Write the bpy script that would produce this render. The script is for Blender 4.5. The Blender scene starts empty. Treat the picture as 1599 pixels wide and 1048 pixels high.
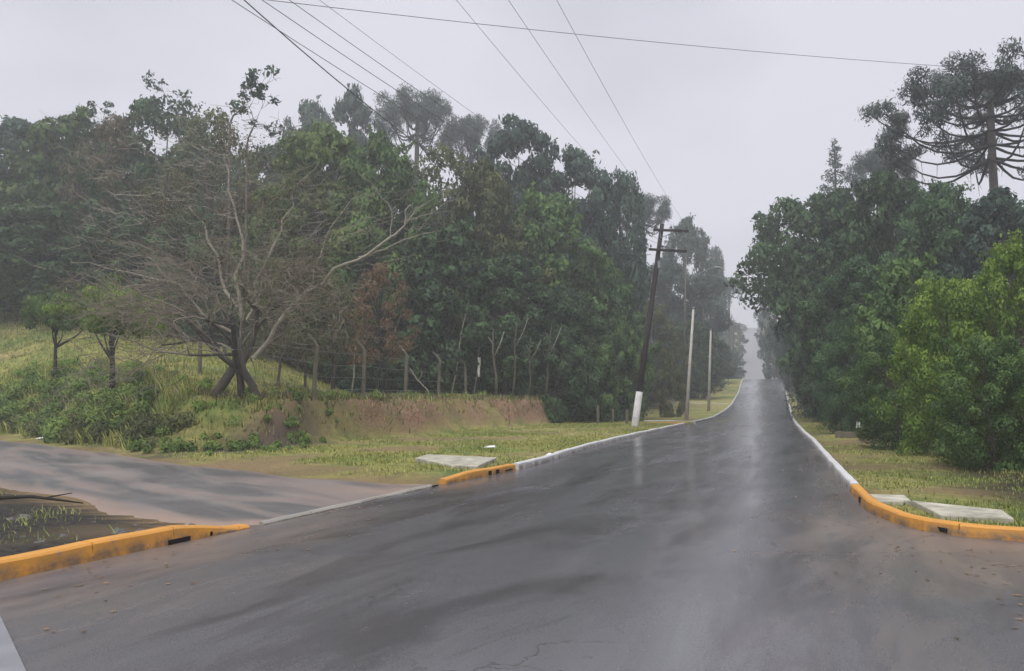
import bpy, math, random
import numpy as np
from math import radians as R
S = bpy.context.scene
COL = S.collection
PI = math.pi

# ------------------------------------------------------------------ camera
F = 1250.0; CX = 799.5; CY = 524.0; PITCH = math.atan((605-524)/F); CZ = 1.7
cam = bpy.data.cameras.new('camera'); cam.sensor_width = 36; cam.lens = F/1599*36
cam.clip_start = 0.05; cam.clip_end = 4000
co = bpy.data.objects.new('camera', cam); COL.objects.link(co)
co.location = (0, 0, CZ); co.rotation_euler = (PI/2+PITCH, 0, 0); S.camera = co

# ------------------------------------------------------------------ sky, sun, exposure
SUN_EL, SUN_AZ = R(52), R(200)
w = bpy.data.worlds.new('World'); S.world = w; w.use_nodes = True
nt = w.node_tree; nt.nodes.clear()
def N(nt, t, **k):
    n = nt.nodes.new(t)
    for a, b in k.items(): setattr(n, a, b)
    return n
sky = N(nt, 'ShaderNodeTexSky', sky_type='NISHITA', sun_disc=False, sun_elevation=SUN_EL, sun_rotation=SUN_AZ)
hs = N(nt, 'ShaderNodeHueSaturation'); hs.inputs['Saturation'].default_value = 0.15
tc = N(nt, 'ShaderNodeTexCoord')
mp = N(nt, 'ShaderNodeMapping'); mp.inputs['Scale'].default_value = (1, 1, 2.2)
no = N(nt, 'ShaderNodeTexNoise'); no.inputs['Scale'].default_value = 1.6; no.inputs['Detail'].default_value = 3
rp = N(nt, 'ShaderNodeValToRGB')
rp.color_ramp.elements[0].position = .42; rp.color_ramp.elements[0].color = (.53, .54, .61, 1)
rp.color_ramp.elements[1].position = .60; rp.color_ramp.elements[1].color = (.69, .69, .77, 1)
sc = N(nt, 'ShaderNodeVectorMath', operation='SCALE'); sc.inputs['Scale'].default_value = 9.2
mx = N(nt, 'ShaderNodeMixRGB'); mx.inputs['Fac'].default_value = .88
bg = N(nt, 'ShaderNodeBackground'); bg.inputs['Strength'].default_value = .1
wo = N(nt, 'ShaderNodeOutputWorld')
L = nt.links.new
L(sky.outputs[0], hs.inputs['Color']); L(tc.outputs['Generated'], mp.inputs[0]); L(mp.outputs[0], no.inputs['Vector'])
L(no.outputs['Fac'], rp.inputs[0]); L(rp.outputs[0], sc.inputs[0]); L(hs.outputs[0], mx.inputs[1]); L(sc.outputs[0], mx.inputs[2])
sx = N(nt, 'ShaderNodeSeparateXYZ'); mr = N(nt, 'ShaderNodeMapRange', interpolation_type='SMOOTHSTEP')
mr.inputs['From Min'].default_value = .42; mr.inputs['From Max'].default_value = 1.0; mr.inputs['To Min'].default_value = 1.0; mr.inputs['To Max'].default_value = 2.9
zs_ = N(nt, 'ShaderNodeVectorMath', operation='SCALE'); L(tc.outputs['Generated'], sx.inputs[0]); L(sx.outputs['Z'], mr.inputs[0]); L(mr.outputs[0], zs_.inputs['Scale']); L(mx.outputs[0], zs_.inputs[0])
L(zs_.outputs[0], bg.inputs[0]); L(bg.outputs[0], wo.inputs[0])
sl = bpy.data.lights.new('sun', 'SUN'); sl.energy = 1.5; sl.angle = R(18); sl.color = (1, .96, .9)
so = bpy.data.objects.new('sun', sl); COL.objects.link(so)
so.rotation_euler = (PI/2-SUN_EL, 0, R(-25)); so.location = (-20, -20, 60)
S.view_settings.view_transform = 'Standard'; S.view_settings.look = 'None'
S.view_settings.exposure = 0.3; S.view_settings.gamma = 1
S.render.engine = 'CYCLES'
S.cycles.volume_bounces = 1; S.cycles.max_bounces = 8; S.cycles.transparent_max_bounces = 8

# ------------------------------------------------------------------ helpers
def ray(px, py):
    a = (px-CX)/F; b = (CY-py)/F; c, s = math.cos(PITCH), math.sin(PITCH)
    return np.array([a, c-b*s, s+b*c])
def at(px, py, Y):
    d = ray(px, py); return np.array([0, 0, CZ]) + d*(Y/d[1])
def xat(px, Y): return (px-CX)/F*Y
def sm(t): t = np.clip(t, 0, 1); return t*t*(3-2*t)

def tag(o, label=None, cat=None, group=None, kind=None):
    if label: o['label'] = label
    if cat: o['category'] = cat
    if group: o['group'] = group
    if kind: o['kind'] = kind
    return o
def empty(name, loc, rz=0):
    o = bpy.data.objects.new(name, None); COL.objects.link(o)
    o.location = loc; o.rotation_euler = (0, 0, rz); o.empty_display_size = .3
    return o
def meshdata(name, V, Fc, mat=None, smooth=False, tint=None, normals=None, cols=None):
    V = np.asarray(V, dtype=np.float32); me = bpy.data.meshes.new(name)
    if isinstance(Fc, np.ndarray):
        k = Fc.shape[1]; nf = len(Fc)
        me.vertices.add(len(V)); me.vertices.foreach_set('co', V.ravel())
        me.loops.add(nf*k); me.loops.foreach_set('vertex_index', Fc.astype(np.int32).ravel())
        me.polygons.add(nf); me.polygons.foreach_set('loop_start', np.arange(0, nf*k, k, dtype=np.int32))
        me.polygons.foreach_set('loop_total', np.full(nf, k, dtype=np.int32))
        me.update(calc_edges=True)
    else:
        me.from_pydata([tuple(map(float, v)) for v in V], [], [tuple(map(int, f)) for f in Fc]); me.update()
    if smooth: me.polygons.foreach_set('use_smooth', np.ones(len(me.polygons), dtype=bool))
    if tint is not None:
        a = me.attributes.new('tint', 'FLOAT', 'POINT'); a.data.foreach_set('value', np.asarray(tint, dtype=np.float32))
    if cols:
        for kx, vx in cols.items():
            a = me.attributes.new(kx, 'FLOAT', 'POINT'); a.data.foreach_set('value', np.asarray(vx, dtype=np.float32))
    if normals is not None:
        me.polygons.foreach_set('use_smooth', np.ones(len(me.polygons), dtype=bool))
        me.normals_split_custom_set_from_vertices(np.asarray(normals, dtype=np.float32))
    if mat: me.materials.append(mat)
    return me
def put(name, me, parent=None, loc=None, mat=None):
    o = bpy.data.objects.new(name, me); COL.objects.link(o)
    if parent: o.parent = parent
    if loc is not None: o.location = loc
    if mat:
        o.material_slots[0].link = 'OBJECT'; o.material_slots[0].material = mat
    return o

class MB:
    def __init__(s): s.V = []; s.F = []; s.n = 0; s.st = []
    def add(s, V, F_):
        V = np.asarray(V, float); s.V.append(V); s.st.append(s.n); s.F += [tuple(i+s.n for i in f) for f in F_]; s.n += len(V)
    def tube(s, pts, rad, k=6, cap=True):
        pts = np.asarray(pts, float); n = len(pts)
        if np.isscalar(rad): rad = [rad]*n
        T = np.gradient(pts, axis=0); T /= np.linalg.norm(T, axis=1)[:, None]+1e-9
        ref = np.array([0, 0, 1.]) if abs(T[0][2]) < .9 else np.array([1., 0, 0])
        a = np.arange(k)*2*PI/k; V = []
        for i in range(n):
            u = np.cross(T[i], ref); u /= np.linalg.norm(u)+1e-9; v = np.cross(T[i], u)
            V.append(pts[i]+rad[i]*(np.cos(a)[:, None]*u+np.sin(a)[:, None]*v))
        Fs = [(i*k+j, i*k+(j+1) % k, (i+1)*k+(j+1) % k, (i+1)*k+j) for i in range(n-1) for j in range(k)]
        if cap: Fs += [tuple(range(k-1, -1, -1)), tuple((n-1)*k+j for j in range(k))]
        s.add(np.vstack(V), Fs)
    def box(s, c, d, rz=0, rx=0, ry=0):
        x, y, z = np.asarray(d)/2.; V = np.array([[i, j, k] for i in (-x, x) for j in (-y, y) for k in (-z, z)])
        cr, sr = math.cos(rx), math.sin(rx); V = V@np.array([[1, 0, 0], [0, cr, sr], [0, -sr, cr]])
        cr, sr = math.cos(ry), math.sin(ry); V = V@np.array([[cr, 0, -sr], [0, 1, 0], [sr, 0, cr]])
        cr, sr = math.cos(rz), math.sin(rz); V = V@np.array([[cr, sr, 0], [-sr, cr, 0], [0, 0, 1]])
        s.add(V+np.asarray(c), [(0, 1, 3, 2), (4, 6, 7, 5), (0, 4, 5, 1), (2, 3, 7, 6), (0, 2, 6, 4), (1, 5, 7, 3)])
    def weld(s):      # joins every limb to the wood it grows from, so a tree's wood is one connected piece
        A = np.vstack(s.V); e = s.st[1:]+[s.n]; st = 0
        for a, b in list(zip(s.st, e))[1:]:
            d = ((A[:a]-A[a:a+2].mean(0))**2).sum(1); q = int(d.argmin()); s.F.append((q, a, a+1))
        return s
    def mesh(s, name, mat, smooth=False): return meshdata(name, np.vstack(s.V), s.F, mat, smooth)
    def build(s, name, mat, parent=None, smooth=False, loc=None): return put(name, s.mesh(name, mat, smooth), parent, loc)

# ------------------------------------------------------------------ materials
def newmat(name):
    m = bpy.data.materials.new(name); m.use_nodes = True
    return m, m.node_tree, m.node_tree.nodes['Principled BSDF']
def noise(nt, scale, detail=4, rough=.55, vec=None, dist=0):
    n = N(nt, 'ShaderNodeTexNoise'); n.inputs['Scale'].default_value = scale; n.inputs['Detail'].default_value = detail
    n.inputs['Roughness'].default_value = rough; n.inputs['Distortion'].default_value = dist
    if vec is not None: nt.links.new(vec, n.inputs['Vector'])
    return n.outputs['Fac']
def ramp(nt, fac, stops):
    r = N(nt, 'ShaderNodeValToRGB'); e = r.color_ramp.elements
    while len(e) < len(stops): e.new(.5)
    for i, (p, c) in enumerate(stops):
        e[i].position = p; e[i].color = (c, c, c, 1) if np.isscalar(c) else tuple(c)+(1,)
    nt.links.new(fac, r.inputs[0]); return r.outputs[0]
def mixc(nt, fac, a, b, typ='MIX'):
    m = N(nt, 'ShaderNodeMixRGB', blend_type=typ)
    for i, v in ((0, fac), (1, a), (2, b)):
        if hasattr(v, 'is_output'): nt.links.new(v, m.inputs[i])
        elif i == 0: m.inputs[0].default_value = v
        else: m.inputs[i].default_value = tuple(v)+(1,)
    return m.outputs[0]
def objvec(nt, scale=(1, 1, 1), rz=0):
    t = N(nt, 'ShaderNodeTexCoord'); m = N(nt, 'ShaderNodeMapping')
    if rz:
        m.vector_type = 'TEXTURE'; m.inputs['Scale'].default_value = tuple(1/q for q in scale); m.inputs['Rotation'].default_value = (0, 0, -rz)
    else: m.inputs['Scale'].default_value = scale
    nt.links.new(t.outputs['Object'], m.inputs[0]); return m.outputs[0]
def bump(nt, b, h, strength=.3, dist=.02):
    n = N(nt, 'ShaderNodeBump'); n.inputs['Strength'].default_value = strength; n.inputs['Distance'].default_value = dist
    nt.links.new(h, n.inputs['Height']); nt.links.new(n.outputs[0], b.inputs['Normal'])
def attr(nt, name):
    a = N(nt, 'ShaderNodeAttribute', attribute_name=name); return a.outputs['Fac']
def plain(name, col, rough=.7, var=.25, scale=6, bs=.3, bd=.01, spec=.3):
    m, nt, b = newmat(name); v = objvec(nt)
    n1 = noise(nt, scale, 6, .6, v)
    c = ramp(nt, n1, [(.25, tuple(x*(1-var) for x in col)), (.75, tuple(min(1, x*(1+var)) for x in col))])
    nt.links.new(c, b.inputs['Base Color']); b.inputs['Roughness'].default_value = rough
    b.inputs['Specular IOR Level'].default_value = spec
    bump(nt, b, noise(nt, scale*6, 4, .6, v), bs, bd); return m
def leafmat(name, dark, light, trans=.36, rough=.55):
    m, nt, b = newmat(name)
    oi = N(nt, 'ShaderNodeObjectInfo')
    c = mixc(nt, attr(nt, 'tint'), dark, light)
    hs = N(nt, 'ShaderNodeHueSaturation'); nt.links.new(c, hs.inputs['Color'])
    mr = N(nt, 'ShaderNodeMapRange'); mr.inputs['To Min'].default_value = .8; mr.inputs['To Max'].default_value = 1.2
    nt.links.new(oi.outputs['Random'], mr.inputs[0]); nt.links.new(mr.outputs[0], hs.inputs['Value'])
    nt.links.new(hs.outputs[0], b.inputs['Base Color']); b.inputs['Roughness'].default_value = rough
    b.inputs['Specular IOR Level'].default_value = .25
    t = N(nt, 'ShaderNodeBsdfTranslucent'); nt.links.new(hs.outputs[0], t.inputs[0])
    ms = N(nt, 'ShaderNodeMixShader'); ms.inputs[0].default_value = trans
    nt.links.new(b.outputs[0], ms.inputs[1]); nt.links.new(t.outputs[0], ms.inputs[2])
    nt.links.new(ms.outputs[0], nt.nodes['Material Output'].inputs['Surface']); return m
M = {}
M['dark'] = leafmat('dark_foliage', (0.036, 0.078, 0.036), (0.105, 0.19, 0.072))
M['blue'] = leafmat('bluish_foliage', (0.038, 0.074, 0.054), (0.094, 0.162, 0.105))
M['mid'] = leafmat('mid_green_foliage', (0.05, 0.108, 0.034), (0.155, 0.25, 0.068))
M['bright'] = leafmat('bright_green_foliage', (0.085, 0.175, 0.025), (0.3, 0.42, 0.075))
M['olive'] = leafmat('olive_foliage', (0.07, 0.09, 0.034), (0.19, 0.21, 0.078))
M['brown'] = leafmat('brown_foliage', (0.095, 0.088, 0.05), (0.22, 0.19, 0.11))
M['rust'] = leafmat('rusty_foliage', (0.16, 0.105, 0.062), (0.35, 0.23, 0.135))
M['needle'] = leafmat('needle_foliage', (0.028, 0.048, 0.038), (0.062, 0.096, 0.07), .1)
M['vine'] = leafmat('vine_foliage', (.060, .110, .032), (.190, .255, .070))
M['grass'] = leafmat('grass_blades', (.19, .25, .05), (.52, .51, .14), .3)
M['lush'] = leafmat('lush_weeds', (0.075, 0.14, 0.028), (0.24, 0.34, 0.075), .3)
M['straw'] = leafmat('dry_straw', (.12, .10, .045), (.32, .27, .15), .2)
M['bark'] = plain('grey_bark', (.085, .072, .058), .9, .4, 3, .6, .03)
M['darkbark'] = plain('dark_bark', (.028, .024, .021), .9, .4, 3, .6, .03)
M['palebark'] = plain('pale_lichen_bark', (.28, .26, .205), .9, .35, 5, .4, .01)
M['wood'] = plain('weathered_pole_wood', (.032, .027, .025), .85, .4, 3, .6, .02)
M['white'] = plain('white_limewash', (.50, .49, .47), .8, .3, 3, .3, .01)
M['concrete'] = plain('pale_concrete', (.46, .44, .39), .85, .2, 4, .4, .01)
M['slab'] = plain('slab_concrete', (.34, .32, .25), .8, .55, 3.5, .4, .01)
M['post'] = plain('mossy_concrete', (.125, .112, .085), .9, .35, 5, .5, .02)
M['metal'] = plain('galvanised_metal', (.22, .22, .23), .5, .2, 8, .1, .01)
M['black'] = plain('drain_shade_black', (.008, .008, .008), .9, .2, 8, .2, .01)
M['cable'] = plain('cable_sheath', (.11, .11, .12), .6, .2, 8, .1, .01)
M['ceramic'] = plain('brown_ceramic', (.09, .07, .06), .3, .2, 8, .1, .01)
M['paper'] = plain('white_litter', (.7, .7, .68), .7, .1, 8, .1, .01)

def kerbmat(name, col, wear):
    m, nt, b = newmat(name); v = objvec(nt)
    n1 = noise(nt, 1.4, 6, .65, v); n2 = noise(nt, 9, 6, .7, v)
    base = mixc(nt, ramp(nt, n1, [(.3, 0.), (.7, .55)]), col, tuple(x*.62 for x in col))
    worn = mixc(nt, ramp(nt, n2, [(wear, 0.), (wear+.08, .85)]), base, (.22, .19, .16))
    g = N(nt, 'ShaderNodeTexCoord'); nt.links.new(worn, b.inputs['Base Color']); b.inputs['Roughness'].default_value = .55
    d = mixc(nt, mixc(nt, attr(nt, 'low'), (0, 0, 0), ramp(nt, noise(nt, 4, 5, .7, v), [(.36, 0.), (.58, .95)])), worn, (.13, .095, .065))
    nt.links.new(d, b.inputs['Base Color'])
    bump(nt, b, noise(nt, 22, 5, .65, v), .5, .012); return m
M['yellow'] = kerbmat('yellow_kerb_paint', (.60, .27, .030), .60)
M['whitekerb'] = kerbmat('white_kerb_paint', (.56, .555, .54), .64)
M['greykerb'] = kerbmat('bare_kerb_concrete', (.30, .28, .24), .64)

# asphalt: wet, streaked along the direction of travel
def asphalt():
    m, nt, b = newmat('wet_asphalt')
    v = objvec(nt); vr = objvec(nt, (1.3, .10, 1), R(19)); vx = objvec(nt, (1.2, .30, 1), R(28))
    fine = noise(nt, 60, 4, .7, v); big = noise(nt, .28, 5, .6, v, .4); st = noise(nt, .9, 5, .6, vr, .6); sx = noise(nt, 1.1, 6, .65, vx, .5)
    c = ramp(nt, fine, [(.3, (.038, .037, .042)), (.7, (.118, .114, .121))])
    c = mixc(nt, ramp(nt, st, [(.38, 0.), (.62, .55)]), c, (.125, .123, .128))
    c = mixc(nt, ramp(nt, noise(nt, .7, 6, .65, vx, .8), [(.40, .6), (.53, 0.)]), c, (.028, .024, .026))
    mud = mixc(nt, 1., ramp(nt, big, [(.42, .0), (.64, 1.)]), attr(nt, 'mud'), 'MULTIPLY')
    vo = N(nt, 'ShaderNodeTexVoronoi', feature='DISTANCE_TO_EDGE'); vo.inputs['Scale'].default_value = .55
    wv = N(nt, 'ShaderNodeVectorMath', operation='ADD'); nn = N(nt, 'ShaderNodeTexNoise'); nn.inputs['Scale'].default_value = 2.5; nn.inputs['Detail'].default_value = 4
    nt.links.new(v, nn.inputs['Vector']); nt.links.new(v, wv.inputs[0]); nt.links.new(nn.outputs['Color'], wv.inputs[1]); nt.links.new(wv.outputs[0], vo.inputs['Vector'])
    ck = mixc(nt, 1., ramp(nt, vo.outputs['Distance'], [(.0, .75), (.012, 0.)]), ramp(nt, big, [(.5, 0.), (.6, 1.)]), 'MULTIPLY')
    c = mixc(nt, ck, c, (.02, .02, .02))
    ag = noise(nt, 190, 2, .6, v); c = mixc(nt, ramp(nt, ag, [(.60, 0.), (.70, .5)]), c, (.24, .23, .22))
    c = mixc(nt, mud, c, (.165, .125, .098))
    pn = ramp(nt, sx, [(.46, 0.), (.60, .6)])
    pm = mixc(nt, 1., pn, attr(nt, 'mud'), 'MULTIPLY')
    c = mixc(nt, pm, c, (.20, .155, .12))
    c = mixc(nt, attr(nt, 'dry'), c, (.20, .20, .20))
    nt.links.new(c, b.inputs['Base Color'])
    r1 = ramp(nt, st, [(.36, .28), (.64, .14)])
    r2 = mixc(nt, ramp(nt, sx, [(.5, 0.), (.7, .6)]), r1, (.36, .36, .36))
    r3 = mixc(nt, mixc(nt, .5, attr(nt, 'mud'), (0, 0, 0)), r2, (.45, .45, .45))
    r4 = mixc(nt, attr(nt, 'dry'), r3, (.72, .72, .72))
    nt.links.new(r4, b.inputs['Roughness']); b.inputs['Specular IOR Level'].default_value = .5
    h = mixc(nt, .5, fine, noise(nt, 9, 4, .6, v)); bump(nt, b, h, .22, .004); return m
M['asphalt'] = asphalt()
def sideroad():
    m, nt, b = newmat('muddy_side_road_asphalt'); v = objvec(nt); vr = objvec(nt, (1.3, .25, 1), R(-40))
    st = noise(nt, .8, 6, .62, vr, .5); fine = noise(nt, 50, 4, .7, v); bl = noise(nt, .5, 5, .6, v)
    c = ramp(nt, fine, [(.3, (.05, .048, .048)), (.7, (.12, .113, .108))])
    c = mixc(nt, ramp(nt, st, [(.44, 0.), (.60, .8)]), c, (.185, .145, .118))
    c = mixc(nt, ramp(nt, bl, [(.5, 0.), (.7, .5)]), c, (.20, .185, .17))
    c = mixc(nt, attr(nt, 'edge'), c, (.30, .20, .14))
    nt.links.new(c, b.inputs['Base Color']); nt.links.new(ramp(nt, st, [(.4, .4), (.6, .75)]), b.inputs['Roughness'])
    bump(nt, b, mixc(nt, .5, fine, noise(nt, 6, 5, .6, v)), .5, .015); return m
M['sideroad'] = sideroad()
def groundmat():
    m, nt, b = newmat('grassy_ground'); v = objvec(nt)
    n1 = noise(nt, .35, 6, .6, v); n2 = noise(nt, 2.2, 6, .65, v); n3 = noise(nt, 14, 5, .7, v)
    c = ramp(nt, n1, [(.35, (.17, .26, .06)), (.5, (.38, .36, .11)), (.66, (.45, .36, .16))])
    c = mixc(nt, ramp(nt, n2, [(.4, 0.), (.65, .7)]), c, (.075, .105, .025))
    c = mixc(nt, ramp(nt, n3, [(.5, 0.), (.7, .4)]), c, (.22, .19, .10))
    sh = ramp(nt, n2, [(.3, (.22, .120, .075)), (.55, (.38, .235, .155)), (.75, (.47, .32, .225))])
    sh = mixc(nt, ramp(nt, n3, [(.42, 0.), (.62, .75)]), sh, (.10, .055, .036))
    sh = mixc(nt, ramp(nt, noise(nt, 1.1, 6, .7, v), [(.5, 0.), (.7, .45)]), sh, (.17, .15, .06))
    c = mixc(nt, attr(nt, 'earth'), c, sh)
    lf = ramp(nt, n3, [(.3, (.028, .024, .016)), (.7, (.075, .058, .036))])
    c = mixc(nt, attr(nt, 'litter'), c, lf)  # leaf litter colour, doubling as painted shade on the right verge
    rb = ramp(nt, n3, [(.35, (.030, .029, .028)), (.6, (.085, .078, .065)), (.78, (.20, .18, .14))])
    c = mixc(nt, attr(nt, 'rubble'), c, rb)
    nt.links.new(c, b.inputs['Base Color']); b.inputs['Roughness'].default_value = .95; b.inputs['Specular IOR Level'].default_value = .15
    bump(nt, b, mixc(nt, .5, n3, noise(nt, 45, 4, .7, v)), 1., .12); return m
M['ground'] = groundmat()

# ------------------------------------------------------------------ terrain functions
_zp = [(-40, .0), (0, 0), (9, 0), (18.5, -.2), (38, -.33), (63, -.75), (80, -.5), (110, .9), (128, 2.7), (136, 3.1), (143, 3.0), (158, 2.0), (172, 3.4), (200, 7.4), (250, 15.6), (300, 23.6), (325, 26), (345, 26.2), (420, 22), (700, 0), (1500, -20)]
_yy = np.arange(-40, 1500, .5); _zz = np.interp(_yy, [a for a, _ in _zp], [b for _, b in _zp])
_k = np.exp(-.5*(np.arange(-16, 17)/6.)**2); _k /= _k.sum(); _zz = np.convolve(np.pad(_zz, 16, 'edge'), _k, 'valid')
def zr(Y): return np.interp(Y, _yy, _zz)
_kl = [(-40, -21.5), (0, -7.3), (4.8, -5.5), (7.15, -4.6), (9.9, -3.2), (15.2, -1.33), (18.5, .27), (24.7, 2.1), (30, 4.0), (38, 7.1), (55, 13.1), (88, 24.2), (137, 39.6), (172, 48.6), (200, 56.5), (300, 86.5), (345, 100), (700, 206), (1500, 440)]
_kr = [(11.7, 5.1), (13.7, 5.75), (17, 6.85), (22.7, 8.7), (29, 10.75), (33.8, 12.2), (43.7, 15.4), (55, 19.2), (80, 27.6), (110, 37.5), (137, 46.6), (172, 57), (200, 64.9), (300, 93.6), (345, 107), (700, 213), (1500, 447)]
def smooth_curve(kn, y0, y1, sig=1.2):
    ys = np.arange(y0, y1, .25); xs = np.interp(ys, [a for a, _ in kn], [b for _, b in kn])
    n = int(sig*12); k = np.exp(-.5*((np.arange(-n, n+1)*.25)/sig)**2); k /= k.sum()
    xp = np.concatenate([xs[0]+(xs[1]-xs[0])*np.arange(-n, 0), xs, xs[-1]+(xs[-1]-xs[-2])*np.arange(1, n+1)])
    return ys, np.convolve(xp, k, 'valid')
_ly, _lx = smooth_curve(_kl, -40, 1500)
_ry, _rx = smooth_curve(_kr, 11.7, 1500, 1.0)
_ry = np.concatenate([[-40, 8.38, 8.4, 8.5, 8.7, 9.0, 9.36, 9.8, 10.3, 11.0], _ry]); _rx = np.concatenate([[40, 40, 24, 9.5, 6.9, 5.8, 5.25, 4.98, 4.90, 4.95], _rx])
def kL(Y): return np.interp(Y, _ly, _lx)
def kR(Y): return np.interp(Y, _ry, _rx)
NEAR = np.array([(-3.2, 9.9), (-4.65, 10.4), (-7, 12.5), (-9.4, 14.65), (-16, 20.5), (-30, 29.5), (-80, 56)])
FAR = np.array([(-1.33, 15.2), (-5, 17.3), (-8, 20), (-13, 25), (-20.4, 31.4), (-34, 39.5), (-84, 66)])
SIDE = np.vstack([NEAR, FAR[::-1], [(0.5, 12.)]])
TOE = np.array([(-90, 74), (-35, 42.5), (-21.2, 33.4), (-13.8, 26.8), (-9.6, 22.8), (-7.2, 24.2), (-6, 27), (-3, 33), (1.8, 44), (7, 60), (17, 88), (32, 137), (50, 200), (79, 300), (92, 345), (200, 700), (420, 1500)])
HILL = np.vstack([TOE, [(-1500, 1500), (-1500, 74)]])
def segdist(P, A):
    d = np.full(len(P), 1e9)
    for a, b in zip(A[:-1], A[1:]):
        ab = b-a; t = np.clip(((P-a)@ab)/(ab@ab), 0, 1); d = np.minimum(d, np.hypot(*(P-(a+t[:, None]*ab)).T))
    return d
def inside(P, A):
    r = np.zeros(len(P), bool); x, y = P.T
    for a, b in zip(A, np.roll(A, -1, 0)):
        c = ((a[1] > y) != (b[1] > y)) & (x < (b[0]-a[0])*(y-a[1])/(b[1]-a[1]+1e-12)+a[0]); r ^= c
    return r
def vn(x, y, s, seed=0):   # smooth value noise, about -1..1
    x = np.asarray(x, float); y = np.asarray(y, float); o = 0; amp = 1.; tot = 0
    for k in range(4):
        f = s*.45*(2.03**k); u = x*f+37.7*k+seed*3.1; v = y*f-19.3*k+seed*7.7; iu = np.floor(u); iv = np.floor(v); fu = u-iu; fv = v-iv
        fu = fu*fu*(3-2*fu); fv = fv*fv*(3-2*fv)
        def hsh(a, b): q = np.sin(a*127.1+b*311.7+seed*17.3)*43758.5453; return (q-np.floor(q))*2-1
        o = o+amp*((hsh(iu, iv)*(1-fu)+hsh(iu+1, iv)*fu)*(1-fv)+(hsh(iu, iv+1)*(1-fu)+hsh(iu+1, iv+1)*fu)*fv); tot += amp*.55; amp *= .5
    return o/tot
def left_ground(X, Y):
    X = np.atleast_1d(np.asarray(X, float)); Y = np.atleast_1d(np.asarray(Y, float)); P = np.stack([X, Y], 1)
    ds = np.where(inside(P, SIDE), 0, segdist(P, np.vstack([SIDE, SIDE[:1]])))
    td = segdist(P, TOE)*np.where(inside(P, HILL), 1, -1); td = td+.5*vn(X, Y, 1.3, 3)+.12*vn(X, Y, 5, 4)
    bank = sm((X+9.6)/1.5)*sm((60-Y)/12)*sm((X+9-(Y-30)*.0)/2)
    wd = 3.4-2.1*bank
    f = sm((ds-.15)/.8)
    base = zr(Y)+.0+.10*f
    rise = (1.42+.75*sm((-X-10)/5)*sm((60-Y)/20))*sm(td/wd)+.12*vn(X, Y, .35, 5)*sm(td/4)+.07*vn(X, Y, 2.6, 6)*sm(td/.8)
    extra = .23*np.clip(-X-8, 0, 45)*sm((td-.5)/13)*sm((160-Y)/60) + sm((td-6)/30)*1.2
    berm = .35*sm((ds-.6)/2.2)*np.where((X < -8) & (td > -3), 1, 0)
    z = base+rise+extra+berm*0+.03*vn(X, Y, 1.3, 7)*sm((ds-.5)/1)*sm((kL(Y)-X-.5)/1.)
    slope = sm(td/.5)*sm((wd+.5-td)/.6)
    return z, td, ds, bank, slope
def right_ground(X, Y):
    X = np.atleast_1d(np.asarray(X, float)); Y = np.atleast_1d(np.asarray(Y, float))
    u = X-kR(Y)
    return zr(Y)+.10+.06*vn(X, Y, .8, 11)*sm(u/2)+.05*np.clip(u-3, 0, 40)
def G(x, y):
    if x < kL(y): return float(left_ground(x, y)[0][0])
    if x > kR(y): return float(right_ground(x, y)[0])
    return float(zr(y))
def hit(px, py):
    d = ray(px, py); t = 2.
    for i in range(40000):
        p = np.array([0, 0, CZ])+d*t
        if p[2] < G(p[0], p[1]): return p
        t += .02 if t < 60 else .1
        if t > 500: break
    return None

def grid(rows, cols): 
    a = np.arange(rows*cols).reshape(rows, cols)
    return np.stack([a[:-1, :-1], a[:-1, 1:], a[1:, 1:], a[1:, :-1]], -1).reshape(-1, 4)
def rows_y(y0):
    return np.unique(np.concatenate([np.arange(y0, 14, .35), np.arange(14, 62, .3), np.arange(62, 150, 1.0), np.arange(150, 360, 3), np.arange(360, 1500, 40)]))
us = np.concatenate([[0], np.arange(0, 22, .3), np.arange(22, 60, .9), np.arange(60, 140, 5), np.arange(140, 1500, 80)])
# left ground
ys = rows_y(-20); Yg, Ug = np.meshgrid(ys, us, indexing='ij'); Xg = kL(Yg)-.12-Ug
z, td, ds, bank, slope = left_ground(Xg.ravel(), Yg.ravel())
xr, yr = Xg.ravel(), Yg.ravel()
earth = slope*np.clip(bank+.0, 0, 1)*np.clip(.85+.5*vn(xr, yr, 1.1, 21), 0, 1)
earth = np.maximum(earth, .8*sm(1-ds/.9)*np.clip(.5+1.2*vn(xr, yr, 1.4, 27), 0, 1)); earth = np.maximum(earth, .75*sm((17.5-yr)/2)*(xr < -3.2)*sm((-.8-td)/1))
earth = np.maximum(earth, .6*sm(vn(xr, yr, .8, 22)*1.6-.3)*(1-sm((td+1)/2)))
earth = np.maximum(earth, .8*sm((yr-47)/6)*sm((60-yr)/6)*sm((3.5-np.abs(kL(yr)-xr-3))/1.5))
litter = sm((td-13)/7)*sm((yr-30)/10); litter = np.maximum(litter, .75*sm((yr-45)/12)*sm((td+1.5)/1.5))
rubble = np.maximum(sm((17-yr)/2)*(ds > 0.1)*(xr < -4.2+(yr-10)*-.5)*(xr < -3.3)*sm((-1-td)/2)*np.clip(.85+.6*vn(xr, yr, 1.2, 23), 0, 1),
                    .85*sm(1-np.abs(td)/2.2)*sm((-xr-5.6)/1.5)*sm((xr+12)/3)*np.clip(.6+.7*vn(xr, yr, 1.5, 24), 0, 1))
rb = rubble > .35
z = z-.4*(np.arange(len(z)) % len(us) == 0)+np.where(rb, .05*np.abs(vn(xr, yr, 6, 25)), 0)
V = np.stack([xr, yr, z], 1)
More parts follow.
